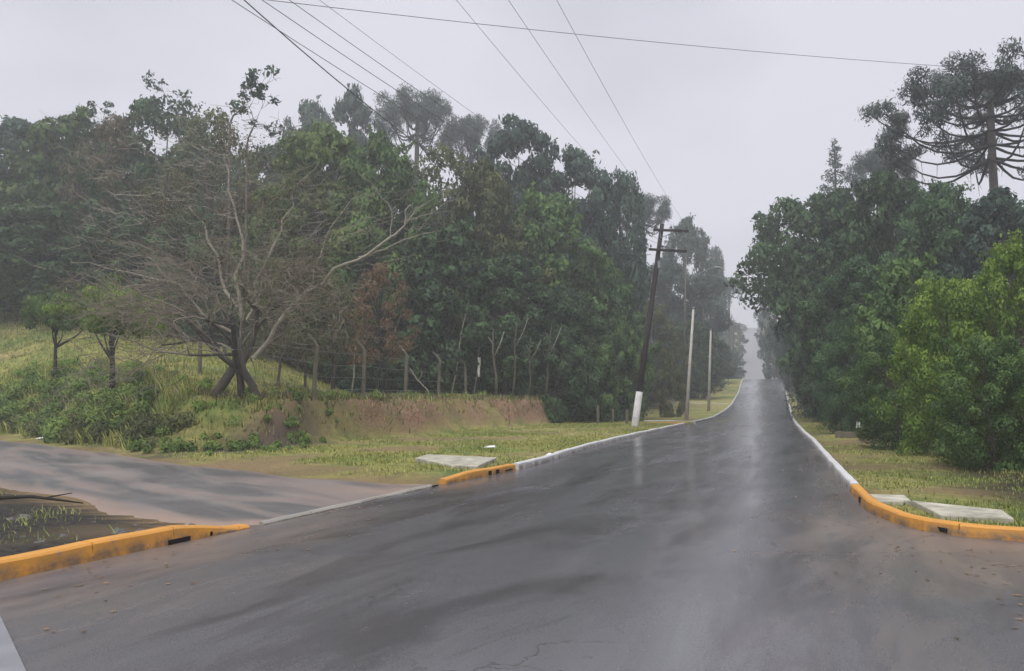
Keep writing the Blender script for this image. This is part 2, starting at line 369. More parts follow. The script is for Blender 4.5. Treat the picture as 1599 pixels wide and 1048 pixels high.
# ------------------------------------------------------------------ structure meshes
g = put('ground', meshdata('ground', V, grid(*Xg.shape)[:, ::-1], M['ground'], True, cols=dict(earth=earth, litter=litter, rubble=rubble)))
tag(g, kind='structure')
ys2 = np.unique(np.concatenate([[8.4, 8.5, 8.7, 9, 9.36, 9.8, 10.3, 11], rows_y(11.3)])); Yg, Ug = np.meshgrid(ys2, us, indexing='ij'); Xg = kR(Yg)+.12+Ug
xr, yr = Xg.ravel(), Yg.ravel(); zz = right_ground(xr, yr); u = Ug.ravel()
V = np.stack([xr, yr, zz-.4*(np.arange(len(zz)) % len(us) == 0)], 1)
g = put('ground', meshdata('ground_right', V, grid(*Xg.shape), M['ground'], True, cols=dict(
    earth=.6*sm(vn(xr, yr, .9, 31)*1.5-.1)*sm(1-(u-2)/5), litter=np.clip(.35*sm(vn(xr, yr, .7, 35)+.6)+sm((u-1.4-1.2*sm((yr-14)/10)+.8*vn(xr, yr, .8, 33))/2.5)*sm((60-yr)/5)+sm((u-8)/4), 0, 1), rubble=u*0)))  # litter is leaf fall plus the verge's shade, painted into the ground colour
tag(g, kind='structure')
# road
ys3 = np.unique(np.concatenate([np.arange(-20, 8.3, .5), [8.38, 8.4, 8.5, 8.7, 9, 9.36, 9.8, 10.3, 11], np.arange(11.3, 60, .5), np.arange(60, 150, 1.5), np.arange(150, 420, 4)]))
tt = np.linspace(0, 1, 15); Yg, Tg = np.meshgrid(ys3, tt, indexing='ij')
xr = (kL(Yg)-.15+(kR(Yg)+.30-kL(Yg))*Tg).ravel(); yr = Yg.ravel()
dl = xr-kL(yr); dr = np.minimum(kR(yr)-xr, 40)
mud = np.maximum(sm(1-dl/2.2)*sm((13-yr)/4), .9*sm((xr-1.5)/3)*sm((12.5-yr)/3)); mud = np.maximum(mud, .5*sm(1-dr/.9)*sm((30-yr)/10))
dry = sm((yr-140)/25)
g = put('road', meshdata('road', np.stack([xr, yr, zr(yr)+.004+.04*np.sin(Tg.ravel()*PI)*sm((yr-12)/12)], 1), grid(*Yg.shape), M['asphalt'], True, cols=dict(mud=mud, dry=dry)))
tag(g, kind='structure')
# side road
def resample(A, n):
    s = np.concatenate([[0], np.cumsum(np.hypot(*np.diff(A, axis=0).T))]); t = np.linspace(0, 1, n)**1.5*s[-1]
    return np.stack([np.interp(t, s, A[:, 0]), np.interp(t, s, A[:, 1])], 1)
a, b = resample(NEAR, 90), resample(FAR, 90); T = np.linspace(0, 1, 16)
wob = .34*vn(a[:, 0], a[:, 1], 1.6, 41)[:, None]*(np.abs(T-.5)*2)[None]**3
Pg = a[:, None]*(1-T)[None, :, None]+b[:, None]*T[None, :, None]; Pg[..., 1] += wob
Pg[0, :, 0] = kL(Pg[0, :, 1])-.02
xr, yr = Pg[..., 0].ravel(), Pg[..., 1].ravel(); E = np.broadcast_to(np.abs(T-.5)*2, Pg.shape[:2]).ravel()
ed = np.clip(sm((E-.72)/.28)*.8+.7*sm(1-np.broadcast_to(np.arange(90)[:, None], Pg.shape[:2]).ravel()/7.)*sm(.4+.8*vn(xr, yr, 1.2, 43)), 0, 1)
g = put('side_road', meshdata('side_road', np.stack([xr, yr, zr(yr)+.03+.03*(1-E**2)*sm(np.hypot(xr+2.2, yr-12.5)/4-.6)-.09*(E > .99)*(np.hypot(xr+2.2, yr-12.5) > 2.6)], 1), grid(90, 16)[:, ::-1], M['sideroad'], True, cols=dict(edge=ed)))
tag(g, kind='structure')

# grey strip lying on the asphalt, near left
def sheet(pts, z, name, mat, th=.004):
    P = np.array([(x, y, zr(y)+z) for x, y in pts]); n = len(P); V = np.vstack([P, P+[0, 0, th]])
    Fs = [tuple(range(n-1, -1, -1)), tuple(range(n, 2*n))]+[(i, (i+1) % n, n+(i+1) % n, n+i) for i in range(n)]
    return put(name, meshdata(name, V, Fs, mat))
M['stripe'] = plain('grey_strip', (.19, .19, .20), .6, .15, 3, .3, .005)
o = sheet([(-4.2, 6.3), (-3.83, 6.1), (-2.93, 4.93), (-1.5, 3.1), (-2.1, 2.9), (-3.5, 4.6)], .02, 'grey_road_strip', M['stripe']); tag(o, kind='structure')

# ------------------------------------------------------------------ kerbs
def kerb(name, pts, mat, label, h=.15, w=.16, outward=-1, h0=None, h1=None, lift=0):
    """pts: polyline along the road side face; the kerb lies on the outward side (left normal = +1)"""
    P = np.asarray(pts, float); s = np.concatenate([[0], np.cumsum(np.hypot(*np.diff(P, axis=0).T))])
    n = max(3, int(s[-1]/.35)); t = np.linspace(0, s[-1], n); jt = np.arange(1.0, s[-1]-.1, 1.0); t = np.unique(np.concatenate([t, jt, jt-.012, jt+.012])); n = len(t); isj = np.isin(t, jt); X = np.interp(t, s, P[:, 0]); Y = np.interp(t, s, P[:, 1])
    T = np.gradient(np.stack([X, Y], 1), axis=0); T /= np.linalg.norm(T, axis=1)[:, None]; Nn = np.stack([-T[:, 1], T[:, 0]], 1)*outward
    hh = np.full(n, h)+.006*np.sin(t*1.7)+.004*np.sin(t*5.1)
    if h0 is not None: hh = np.where(t < 1.2, h0+(hh-h0)*sm(t/1.2), hh)
    if h1 is not None: hh = np.where(t > s[-1]-1.2, h1+(hh-h1)*sm((s[-1]-t)/1.2), hh)
    V = []; low = []
    for i in range(n):
        c = min(.022, hh[i]*.4); jd = .022 if isj[i] else 0.; zb = zr(Y[i])+lift; wob = .008*math.sin(t[i]*2.9)
        for (o_, zz, lw) in ((-.012+wob, -.10, 1), (0+wob, hh[i]*.35, .9), (.012+wob+jd, hh[i]-c-jd, .05), (.012+c+wob+jd, hh[i]-jd, 0), (w-c, hh[i]-jd, 0), (w, hh[i]-c-jd, .2), (w, -.1, 1)):
            V.append((X[i]+Nn[i, 0]*o_, Y[i]+Nn[i, 1]*o_, zb+zz)); low.append(max(lw, 1.3*bool(jd)))
    k = 7; Fs = [(i*k+j, i*k+(j+1) % k, (i+1)*k+(j+1) % k, (i+1)*k+j) for i in range(n-1) for j in range(k)]
    Fs += [tuple(range(k-1, -1, -1)), tuple((n-1)*k+j for j in range(k))]
    o = put(name, meshdata(name, V, Fs, mat, False, cols=dict(low=low)))
    tag(o, label, 'kerb'); return o
def lk(y0, y1, st=.5): 
    y = np.arange(y0, y1+.01, st); return np.stack([kL(y), y], 1)
def rk(y0, y1, st=.5):
    y = np.arange(y0, y1+.01, st); return np.stack([kR(y), y], 1)
k1 = kerb('yellow_kerb', lk(-6, 10.2), M['yellow'], 'long yellow painted kerb at the lower left, in front of the dark soil', .18, .2, 1, h1=.045)
k2 = kerb('yellow_kerb', lk(15.25, 18.4), M['yellow'], 'short yellow kerb with two drain holes joining the white kerb on the left', .16, .17, 1, h0=.10)
k3 = kerb('white_kerb', lk(18.42, 46), M['whitekerb'], 'long white kerb running along the left of the road past the wooden pole', .15, .16, 1)
k3b = kerb('white_kerb', lk(50.5, 137, 1), M['whitekerb'], 'far white kerb climbing on the left side of the road to the crest', .15, .16, 1)
k4 = kerb('pale_kerb', rk(14.0, 137), M['whitekerb'], 'long pale kerb along the right edge of the wet road', .15, .16, -1)
cpts = [(26, 8.4), (9.5, 8.5), (6.9, 8.7), (5.8, 9.0), (5.25, 9.36), (4.98, 9.8), (4.9, 10.3), (4.95, 11.0)]+[tuple(p) for p in rk(11.7, 13.98, .25)]
k5 = kerb('yellow_kerb', cpts, M['yellow'], 'yellow kerb curving round the corner on the right', .15, .16, 1*-1 if False else -1)
# solid black boxes on the yellow kerbs, coloured as the shade inside drain holes
def inlet(parent, c, d, rz):
    m = MB(); m.box(c, d, rz); m.build('drain_hole_shade', M['black'], parent)
def kang(fn, y): return math.atan2(.1, float(fn(y+.1)-fn(y)))
for yy in (17.0, 17.35):
    inlet(k2, (kL(yy)-.02, yy, zr(yy)+.062), (.15, .06, .085), kang(kL, yy))
inlet(k2, (kL(17.9)-.02, 17.9, zr(17.9)+.05), (.4, .05, .025), kang(kL, 17.9))
for yy, wd_ in ((9.0, .30), (9.42, .04)): inlet(k1, (kL(yy)-.02, yy, zr(yy)+.035), (wd_, .05, .05), kang(kL, yy))
inlet(k5, (kR(12.4)+.02, 12.4, zr(12.4)+.06), (.16, .06, .07), kang(kR, 12.4))
inlet(k5, (kR(9.62)+.02, 9.62, zr(9.6)+.05), (.14, .06, .05), kang(kR, 9.6)-.2)
# driveway kerbs beyond the pole
kerb('yellow_kerb', [(kL(46.1)-.1, 46.1), (kL(47)-.9, 46.8), (kL(47)-2.2, 47.6)], M['yellow'], 'small yellow kerb corner at the earth driveway beyond the wooden pole', .15, .16, 1)
kerb('white_kerb', [(kL(50.4)-3.0, 51.6), (kL(50.4)-1.2, 51.2), (kL(50.4)-.1, 50.4)], M['whitekerb'], 'short white kerb turning off the road beside the pale lamp pole', .15, .16, -1)
kerb('white_kerb', [(kL(86)-5.0, 88), (kL(86)-2, 87.5), (kL(86)-.2, 86.5)], M['whitekerb'], 'far short white kerb turning into the grass near the crest', .15, .16, -1)
# thin concrete seam across the side road mouth
o = kerb('concrete_edging', lk(10.25, 15.2), M['greykerb'], 'flush grey concrete edging line across the side road mouth', .045, .09, 1); o['category'] = 'edging'

# concrete pads
def pad(pts, label, z=.115, th=.06, mat=None):
    P = np.array([(x, y) for x, y in pts]); n = len(P); zt = np.array([G(x, y) for x, y in P])
    zt = np.full(n, zt.max())+.055
    V = np.vstack([np.c_[P, zt-th-.05], np.c_[P, zt-.012], np.c_[P.mean(0)+(P-P.mean(0))*.985, zt]])
    Fs = [tuple(range(n-1, -1, -1)), tuple(range(2*n, 3*n))]
    for q in (0, n): Fs += [(q+i, q+(i+1) % n, q+n+(i+1) % n, q+n+i) for i in range(n)]
    o = put('concrete_slab', meshdata('concrete_slab', V, Fs, mat or M['slab'])); tag(o, label, 'slab'); return o
def P2(px, py):
    p = hit(px, py); return (p[0], p[1])
pad([P2(648, 722), P2(668, 716), P2(776, 721), P2(745, 733), P2(705, 731)], 'pale concrete ramp slab in the grass behind the short yellow kerb')
pad([P2(1358, 779), P2(1412, 780), P2(1424, 789), P2(1372, 789)], 'small pale concrete slab behind the yellow kerb corner on the right')
pad([P2(1424, 790), P2(1565, 803), P2(1584, 818), P2(1470, 812)], 'long pale concrete slab laid behind the right yellow kerb near the frame edge')
pad([(kL(7.0)-.25, 7.0), (kL(7.0)-1.5, 7.0), (kL(6.2)-1.5, 5.0), (kL(5)-.25, 5.0)], 'white concrete slab behind the yellow kerb at the left frame edge', mat=M['white'])

# ------------------------------------------------------------------ leaf clouds
def leafcloud(rs, C, Rd, per, size, asp=.5, up=.25, jit=.5, shell=.7, droop=0., tv=.35, nb=.65):
    C = np.asarray(C, float); Rd = np.asarray(Rd, float); n = len(C)
    cnt = np.maximum(8, (per*(Rd.prod(1)**(2/3))/np.mean(Rd.prod(1)**(2/3))).astype(int)); idx = np.repeat(np.arange(n), cnt); m = len(idx)
    D = rs.normal(size=(m, 3)); D[:, 2] += up*1.2; D /= np.linalg.norm(D, axis=1)[:, None]
    rr = shell+(1.08-shell)*rs.rand(m)**.6+(.16*rs.normal(size=m))
    P = C[idx]+D*Rd[idx]*rr[:, None]
    nrm = D+jit*rs.normal(size=(m, 3)); nrm /= np.linalg.norm(nrm, axis=1)[:, None]
    t = np.cross(nrm, rs.normal(size=(m, 3))); t[:, 2] -= droop; t /= np.linalg.norm(t, axis=1)[:, None]+1e-9
    b = np.cross(nrm, t); b /= np.linalg.norm(b, axis=1)[:, None]+1e-9
    s = size*(.55+.9*rs.rand(m))[:, None]
    bend = nrm*s*.18
    V = np.stack([P-t*s*.5, P-b*s*asp*.5+bend, P+t*s*.5, P+b*s*asp*.5+bend], 1).reshape(-1, 3)
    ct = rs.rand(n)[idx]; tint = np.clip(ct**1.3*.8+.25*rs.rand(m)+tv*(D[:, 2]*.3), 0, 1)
    sn = D*nb*1.15+np.array([0, 0, .4])+.24*rs.normal(size=(m, 3))+nrm*.15; sn /= np.linalg.norm(sn, axis=1)[:, None]
    return V, np.repeat(tint, 4), np.repeat(sn, 4, 0)
def cloudmesh(name, parts, mat):
    V = np.vstack([p[0] for p in parts]); T = np.concatenate([p[1] for p in parts]); Nn = np.vstack([p[2] for p in parts])
    return meshdata(name, V, np.arange(len(V)).reshape(-1, 4), mat, tint=T, normals=Nn)

def broadleaf(seed, H=14., Rr=4., low=.12, ncl=78, per=140, size=.36, shape='egg', flat=.75, trunkr=.2, openness=0.):
    rs = np.random.RandomState(seed); C = []; Rd = []; tips = []
    lobes = rs.rand(7)*6.28
    for i in range(ncl):
        q = (i+.5)/ncl; zf = low+(1-low)*q**.85; t = (zf-low)/(1-low)
        if shape == 'egg': prof = (math.sin(PI*min(1, t*.92+.10))**.6)
        elif shape == 'dome': prof = math.sqrt(max(0, 1-(t*.96)**2.4))*(.55+.45*min(1, t*4))
        elif shape == 'layer': prof = (.55+.45*math.sin(t*17+seed))*math.sqrt(max(.02, 1-(t*.95)**3))
        else: prof = (1-t)**.75+.1
        a = i*2.39996+rs.normal()*.3
        lob = 1+.20*math.sin(3*a+lobes[0]+zf*5)+.12*math.sin(5*a+lobes[1]-zf*9)
        rad = Rr*prof*lob*(.62+.42*rs.rand()**.5)
        cr = Rr*(.13+.20*rs.rand())*(1-.3*t)
        p = np.array([rad*math.cos(a), rad*math.sin(a), H*zf-cr*.6])
        C.append(p); Rd.append((cr, cr, cr*flat*(.8+.4*rs.rand()))); tips.append(p)
        if rs.rand() < .35:
            dd = p+np.array([math.cos(a), math.sin(a), .6])*cr*.9+rs.normal(size=3)*.2
            C.append(dd); r2 = cr*.5; Rd.append((r2, r2, r2*flat))
    parts = [leafcloud(rs, C, Rd, per, size, jit=.55)]
    # loose sprays beyond the clumps
    C2 = [c+rs.normal(size=3)*np.array(r)*.75 for c, r in zip(C, Rd) for _ in range(2)]; parts.append(leafcloud(rs, C2, [(.5, .5, .35)]*len(C2), 16, size*.9, jit=.9, shell=.2))
    cm = cloudmesh('crown', parts, M['dark'])
    m = MB(); ht = H*.86; lean = rs.normal(size=2)*.35
    ax = lambda z: np.array([lean[0]*(z/H)**1.5+.12*math.sin(z*.9+seed), lean[1]*(z/H)**1.5+.12*math.cos(z*.7), z])
    zs = np.linspace(-.4, ht, 36); m.tube([ax(z) for z in zs], [trunkr*(1.25 if z < .3 else 1)*(1-.8*max(0, z)/ht) for z in zs], 8)
    for j in rs.choice(len(tips), min(14, len(tips)), False):
        p = tips[j]; z0 = zs[np.argmin(abs(zs-max(H*(.12 if H > 5 else .3), p[2]*.72-(.8 if H > 5 else .4))))]; b0 = ax(z0); mid = (b0+p)/2+np.array([0, 0, -.15*np.hypot(p[0], p[1])*.3])+rs.normal(size=3)*.15
        m.tube([b0, b0*.6+mid*.4, mid, p], [trunkr*.42, trunkr*.33, trunkr*.25, trunkr*.08], 5)
    return dict(crown=cm, trunk=m.weld().mesh('trunk', M['bark'], True), H=H, R=Rr)

def araucaria(seed, H=20., Rr=6.5, base=.74, levels=5, per_l=8, tuft=.66, leaves=170, flat_top=True):
    rs = np.random.RandomState(seed); m = MB(); tr = H*.017
    zs = np.linspace(-.4, H*.95, 12); m.tube([(0.1*math.sin(z*.3), 0, z) for z in zs], [tr*(1.2 if z < .5 else 1)*(1-.55*max(z, 0)/H) for z in zs], 8)
    C = []; Rd = []; br = MB()
    for l in range(levels):
        t = l/(levels-1); z0 = H*(base+(.90-base)*t); Lr = Rr*(1.0-.12*abs(t-.15) - .5*t**2.2)
        rise = H*(.06+.10*t-.07*t*t)
        for k in range(per_l):
            a = (k+.5*(l % 2))*2*PI/per_l+rs.normal()*.16; Lk = Lr*(.78+.3*rs.rand()); dr = np.array([math.cos(a), math.sin(a), 0])
            pts = []
            for s_ in np.linspace(0, 1, 7):
                zz = z0 - .9*(H/20)*math.sin(PI*min(1, s_*1.05))*(1-t) + rise*s_**2.8
                pts.append(dr*Lk*(s_**.95)+np.array([0, 0, zz])+np.array([-dr[1], dr[0], 0])*.25*math.sin(s_*3+k))
            br.tube(pts, list(np.linspace(.085, .03, 7)*(H/20)), 5)
            e = pts[-1]; tu = tuft*(.8+.45*rs.rand())*(H/20)
            C.append(e+[0, 0, .25*tu]); Rd.append((tu, tu, tu*.95))
            for q in range(3):
                s_ = rs.uniform(.72, .98); i = int(s_*6); p = pts[i]*(1-(s_*6-i))+pts[min(6, i+1)]*(s_*6-i)
                side = np.array([-dr[1], dr[0], 0])*rs.uniform(-1.5, 1.5)*(H/20); e2 = p+side+[0, 0, rs.uniform(-.1, .8)*(H/20)]
                br.tube([p, (p+e2)/2-[0, 0, .1], e2], [.03, .025, .018], 4); tu = tuft*rs.uniform(.42, .75)*(H/20)
                C.append(e2); Rd.append((tu, tu, tu*.8))
            for q in range(2):   # dead twigs hanging below the limb
                p = pts[rs.randint(2, 6)]; br.tube([p, p-np.array([rs.normal()*.2, rs.normal()*.2, rs.uniform(.4, 1.2)])], [.018, .008], 3)
    for k in range(9):
        a = k*2.4; C.append(np.array([math.cos(a)*Rr*.22*(k/9+.2), math.sin(a)*Rr*.22*(k/9+.2), H*.955+rs.normal()*.25])); Rd.append((tuft*1.0*(H/20),)*2+(tuft*.9*(H/20),))
    parts = [leafcloud(rs, C, Rd, leaves, .30*(H/20)**.5, asp=.22, up=.3, jit=.4, shell=.45, droop=-.6, nb=.7)]
    m2 = br.weld()
    return dict(crown=cloudmesh('crown', parts, M['needle']), trunk=m.weld().mesh('trunk', M['bark'], True), branch=m2.mesh('branches', M['darkbark'], True), H=H, R=Rr)

def fir(seed, H=14., Rr=3.6):
    rs = np.random.RandomState(seed); m = MB(); m.tube([(0, 0, -.4), (0, 0, H*.5), (0, 0, H*.97)], [.24, .16, .04], 7)
    C = []; Rd = []
    for i in range(70):
        t = i/70; z = H*(.16+.80*t); rad = Rr*(1-t)**.85*(.55+.5*rs.rand()); a = i*2.4+rs.normal()*.2
        C.append((rad*math.cos(a), rad*math.sin(a), z-.12*rad)); r = .35+.62*(1-t)*rs.uniform(.7, 1.1); Rd.append((r*1.25, r*1.25, r*.6))
        if i % 3 == 0: m.tube([(0, 0, z), (rad*math.cos(a), rad*math.sin(a), z-.12*rad)], [.05, .02], 4)
    C.append((0, 0, H*.97)); Rd.append((.25, .25, .6))
    return dict(crown=cloudmesh('crown', [leafcloud(rs, C, Rd, 120, .34, asp=.35, jit=.6, shell=.4)], M['needle']), trunk=m.weld().mesh('trunk', M['darkbark'], True), H=H, R=Rr)

def twiggy(seed, H=8., spread=5.5, stems=3, depth=6, pitch=.55, r0=.13, nb=3, minr=.006, kill=.0, flatten=.35):
    """leafless tree grown by repeated forking; every twig is a tapering tube"""
    rs = np.random.RandomState(seed); segs = []
    def grow(p, d, L_, r, dep):
        n = 3; pts = [p]
        for i in range(n):
            d = d+rs.normal(size=3)*.21; d[2] += .03 if dep > 3 else -.02
            d = d/np.linalg.norm(d); p = p+d*L_/n; pts.append(p)
        r1 = max(minr, r*.66); segs.append((pts, r, r1, dep))
        if dep == 0: return
        kids = nb if dep > 1 else 3
        for k in range(kids):
            if rs.rand() < kill: continue
            j = len(pts)-1 if k == 0 else rs.randint(1, len(pts)); q = pts[j]
            out = q*[1, 1, 0]; out = out/(np.linalg.norm(out)+1e-6)
            nd = d*.75+rs.normal(size=3)*pitch+out*flatten*.5; nd[2] = nd[2]*.85+.08; nd /= np.linalg.norm(nd)
            grow(q, nd, L_*rs.uniform(.66, .88), max(minr, r1*rs.uniform(.6, .9)), dep-1)
    for s_ in range(stems):
        a = s_*2*PI/stems+rs.rand()*.6; d = np.array([math.cos(a)*.75*spread/6, math.sin(a)*.75*spread/6, .85]); d /= np.linalg.norm(d)
        grow(np.array([0, 0, H*.12]), d, H*.27, r0*.75, depth)
    thick = MB(); thin = MB()
    for pts, ra, rb_, dep in segs:
        (thick if dep >= depth-1 else thin).tube(pts, list(np.linspace(ra, rb_, len(pts))), 6 if dep > 3 else 3, cap=False)
    return thick, thin, segs

# the kinds of tree, each grown once
TV = {
 'fir3': fir(24, 24, 3.4),
 'egg1': broadleaf(1, 14, 4, .08), 'egg2': broadleaf(2, 14, 4, .10, 84, 230, .27), 'egg3': broadleaf(3, 13, 4.2, .05, 74, 120, .42, shape='dome'),
 'dome1': broadleaf(4, 14, 4.6, .34, 58, shape='dome'), 'dome2': broadleaf(5, 14, 4.6, .42, 52, shape='dome'),
 'lay1': broadleaf(6, 14, 4.6, .38, 56, shape='layer', flat=.45), 'lay2': broadleaf(7, 14, 4.4, .3, 52, shape='layer', flat=.5),
 'sparse': broadleaf(8, 13, 3.8, .30, 44, 70, .30, shape='egg', flat=.7),
 'bush1': broadleaf(9, 4.5, 2.2, .02, 44, 230, .17, shape='dome', trunkr=.06), 'bush2': broadleaf(10, 4.5, 2.3, .02, 44, 230, .17, shape='egg', trunkr=.06),
 'fine1': broadleaf(11, 9, 3.6, .06, 76, 260, .19, shape='dome', trunkr=.12), 'fine2': broadleaf(12, 9, 3.4, .08, 76, 260, .19, shape='egg', trunkr=.12),
 'over': broadleaf(14, 14, 4.6, .55, 56, shape='dome'), 'flat': broadleaf(13, 4.2, 2.8, .66, 34, 150, .15, shape='layer', flat=.4, trunkr=.19),
 'arau': araucaria(20), 'arau2': araucaria(21, 28, 4.8, .86, 3, 8, .62, 170), 'fir': fir(22), 'fir2': fir(23, 13, 4.2),
}
def tree(kind, px, topy, hw, Y, mat, label=None, name='tree', group=None, basez=None, X=None, trunk=None, rz=None, off=None, cat='tree'):
    v = TV[kind]; x = xat(px, Y) if X is None else X
    z = G(x, Y) if basez is None else basez; top = at(px, topy, Y)[2]; h = max(1., top-z)
    o = empty(name, (x, Y, z), random.Random(int(px*7+Y)).uniform(0, 6.28) if rz is None else rz)
    sx = hw*Y/F/v['R']; o.scale = (sx, sx, h/v['H']*.985)
    if label is None: raise Exception('label')
    tag(o, label, cat, group)
    put('trunk', v['trunk'], o, mat=M[trunk] if trunk else None)
    if 'branch' in v: put('branches', v['branch'], o)
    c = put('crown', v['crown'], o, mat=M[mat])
    if off is not None: c.location = off
    return o
WL = 'trees of the dark wood left of the road'; WR = 'trees of the wood right of the road'; FB = 'faded trees beyond the wooden pole'
# left wood: kind, px, top y, half width px, distance, foliage, label
for a in [
 ('egg1', 10, 182, 105, 66, 'blue', 'dark green tree at the left frame edge of the wood'),
 ('egg3', 105, 178, 90, 63, 'mid', 'greyish green tree second from the left in the skyline of the wood'),
 ('dome1', 245, 150, 92, 61, 'dark', 'tall domed tree rising highest on the left of the skyline behind the bare tree'),
 ('sparse', 170, 175, 70, 58, 'brown', 'brownish thin leaved tree left of the tall dome'),
 ('sparse', 325, 165, 70, 56, 'olive', 'olive thin leaved tree directly behind the top of the bare tree'),
 ('egg2', 385, 285, 75, 54, 'brown', 'brown tinged tree filling the dip of the skyline behind the bare tree'),
 ('egg1', 500, 188, 105, 50, 'vine', 'vine covered fresh green tree with a rounded top in the middle of the wood'),
 ('egg2', 590, 205, 80, 49, 'mid', 'fresh green tree right of the vine covered tree'),
 ('sparse', 690, 222, 80, 53, 'olive', 'olive yellow tree in the middle of the wood under the distant umbrella pine'),
 ('egg1', 755, 245, 70, 52, 'olive', 'olive green tree left of the tall bluish crowns'),
 ('lay1', 815, 178, 85, 64, 'blue', 'tall bluish green tree with a ragged crown left of the wires'),
 ('lay2', 905, 226, 82, 66, 'blue', 'bluish green tree with layered crown second last before the skyline drops'),
 ('dome2', 968, 262, 46, 64, 'blue', 'tall narrow dark tree at the right shoulder of the wood skyline'),
 ('egg3', 850, 300, 80, 55, 'mid', 'mid green tree below the layered bluish crown'),
 ('egg2', 925, 385, 62, 57, 'mid', 'mid green tree at the lower right of the wood'),
 ('egg1', 962, 430, 44, 56, 'dark', 'slim dark green tree closest to the wooden pole'),
 ('egg3', 690, 350, 85, 49, 'dark', 'dark tree low in the middle of the wood behind the fence'),
 ('egg1', 790, 390, 80, 49, 'dark', 'dark green tree whose foliage hangs over the end of the fence'),
 ('egg2', 880, 440, 66, 51, 'dark', 'dark low tree above the shaded end of the earth bank'),
 ('egg3', 60, 320, 95, 56, 'dark', 'dark tree low in the wood at the left above the pasture'),
 ('egg1', 190, 330, 80, 55, 'dark', 'dark tree directly behind the small spreading tree'),
 ('egg2', 300, 320, 75, 53, 'dark', 'dark tree behind the left limbs of the bare tree'),
 ('egg3', 440, 330, 80, 51, 'mid', 'green tree behind the right limbs of the bare tree'),
 ('egg2', 560, 330, 75, 48, 'vine', 'green tree above the rusty leaved tree'),
]:
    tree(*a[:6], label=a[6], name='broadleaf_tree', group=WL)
tree('sparse', 592, 408, 48, 38, 'rust', 'small tree with rusty dying leaves behind the fence', 'rusty_tree', trunk='darkbark')
tree('sparse', 436, 400, 50, 36, 'olive', 'leaning trunked olive tree in the pasture left of the fence corner', 'pasture_tree', 'small trees standing in the pasture')
tree('sparse', 476, 405, 48, 37.5, 'brown', 'brown leaved tree in the pasture beside the first fence post', 'pasture_tree', 'small trees standing in the pasture')
tree('sparse', 520, 430, 44, 40, 'olive', 'thin olive tree in the pasture between first and second bent fence posts', 'pasture_tree', 'small trees standing in the pasture')
tree('flat', 172, 438, 78, 30, 'bright', 'small spreading bright green tree with a dark trunk in the pasture', 'small_tree', trunk='darkbark')
tree('flat', 85, 450, 50, 36, 'mid', 'low flat topped green tree at the left of the pasture', 'small_tree', trunk='darkbark')
for i, (px, ty, hw, Y, k, mt) in enumerate([(35, 440, 60, 58, 'bush1', 'bright'), (250, 480, 45, 55, 'bush2', 'bright'), (640, 530, 45, 54, 'bush1', 'dark'), (720, 540, 50, 55, 'bush2', 'dark'), (810, 530, 50, 56, 'bush1', 'blue'), (870, 520, 55, 48, 'bush2', 'dark'), (930, 530, 45, 50, 'bush1', 'mid'), (975, 500, 36, 53, 'bush2', 'mid'), (560, 520, 45, 46, 'bush1', 'dark'), (420, 500, 50, 48, 'bush2', 'dark'), (340, 480, 50, 50, 'bush1', 'dark'), (130, 440, 60, 53, 'bush2', 'dark')]):
    lab = ['bright green bush at the far left top of the pasture', 'bright green bush on the pasture slope left of the bare tree', 'dark bush behind the third bent fence post', 'dark bush behind the leaning pale trunks', 'bluish dark bush just past the last bent fence post', 'dark bush over the shaded end of the earth bank', 'green bush left of the base of the wooden pole', 'tall green bush touching the wooden pole', 'dark bush behind the second bent fence post', 'dark bush behind the pasture trees', 'dark bush behind the trunk of the bare tree', 'dark bush behind the small spreading tree'][i]
    tree(k, px, ty, hw, Y, mt, lab, 'bush', 'bushes along the foot of the left wood', cat='bush')
# far behind the left wood
tree('lay2', 478, 150, 56, 92, 'blue', 'faded ragged crown at the left shoulder of the vine covered tree', 'distant_tree')
tree('lay1', 545, 134, 56, 88, 'blue', 'dark irregular crown poking above the vine covered tree', 'distant_tree')
tree('arau2', 648, 155, 66, 98, 'needle', 'open umbrella pine standing behind the olive yellow tree, the larger of the two', 'umbrella_pine', 'umbrella pines behind the left wood')
tree('arau2', 735, 192, 46, 100, 'needle', 'small umbrella pine in the skyline dip before the tall bluish crowns', 'umbrella_pine', 'umbrella pines behind the left wood')
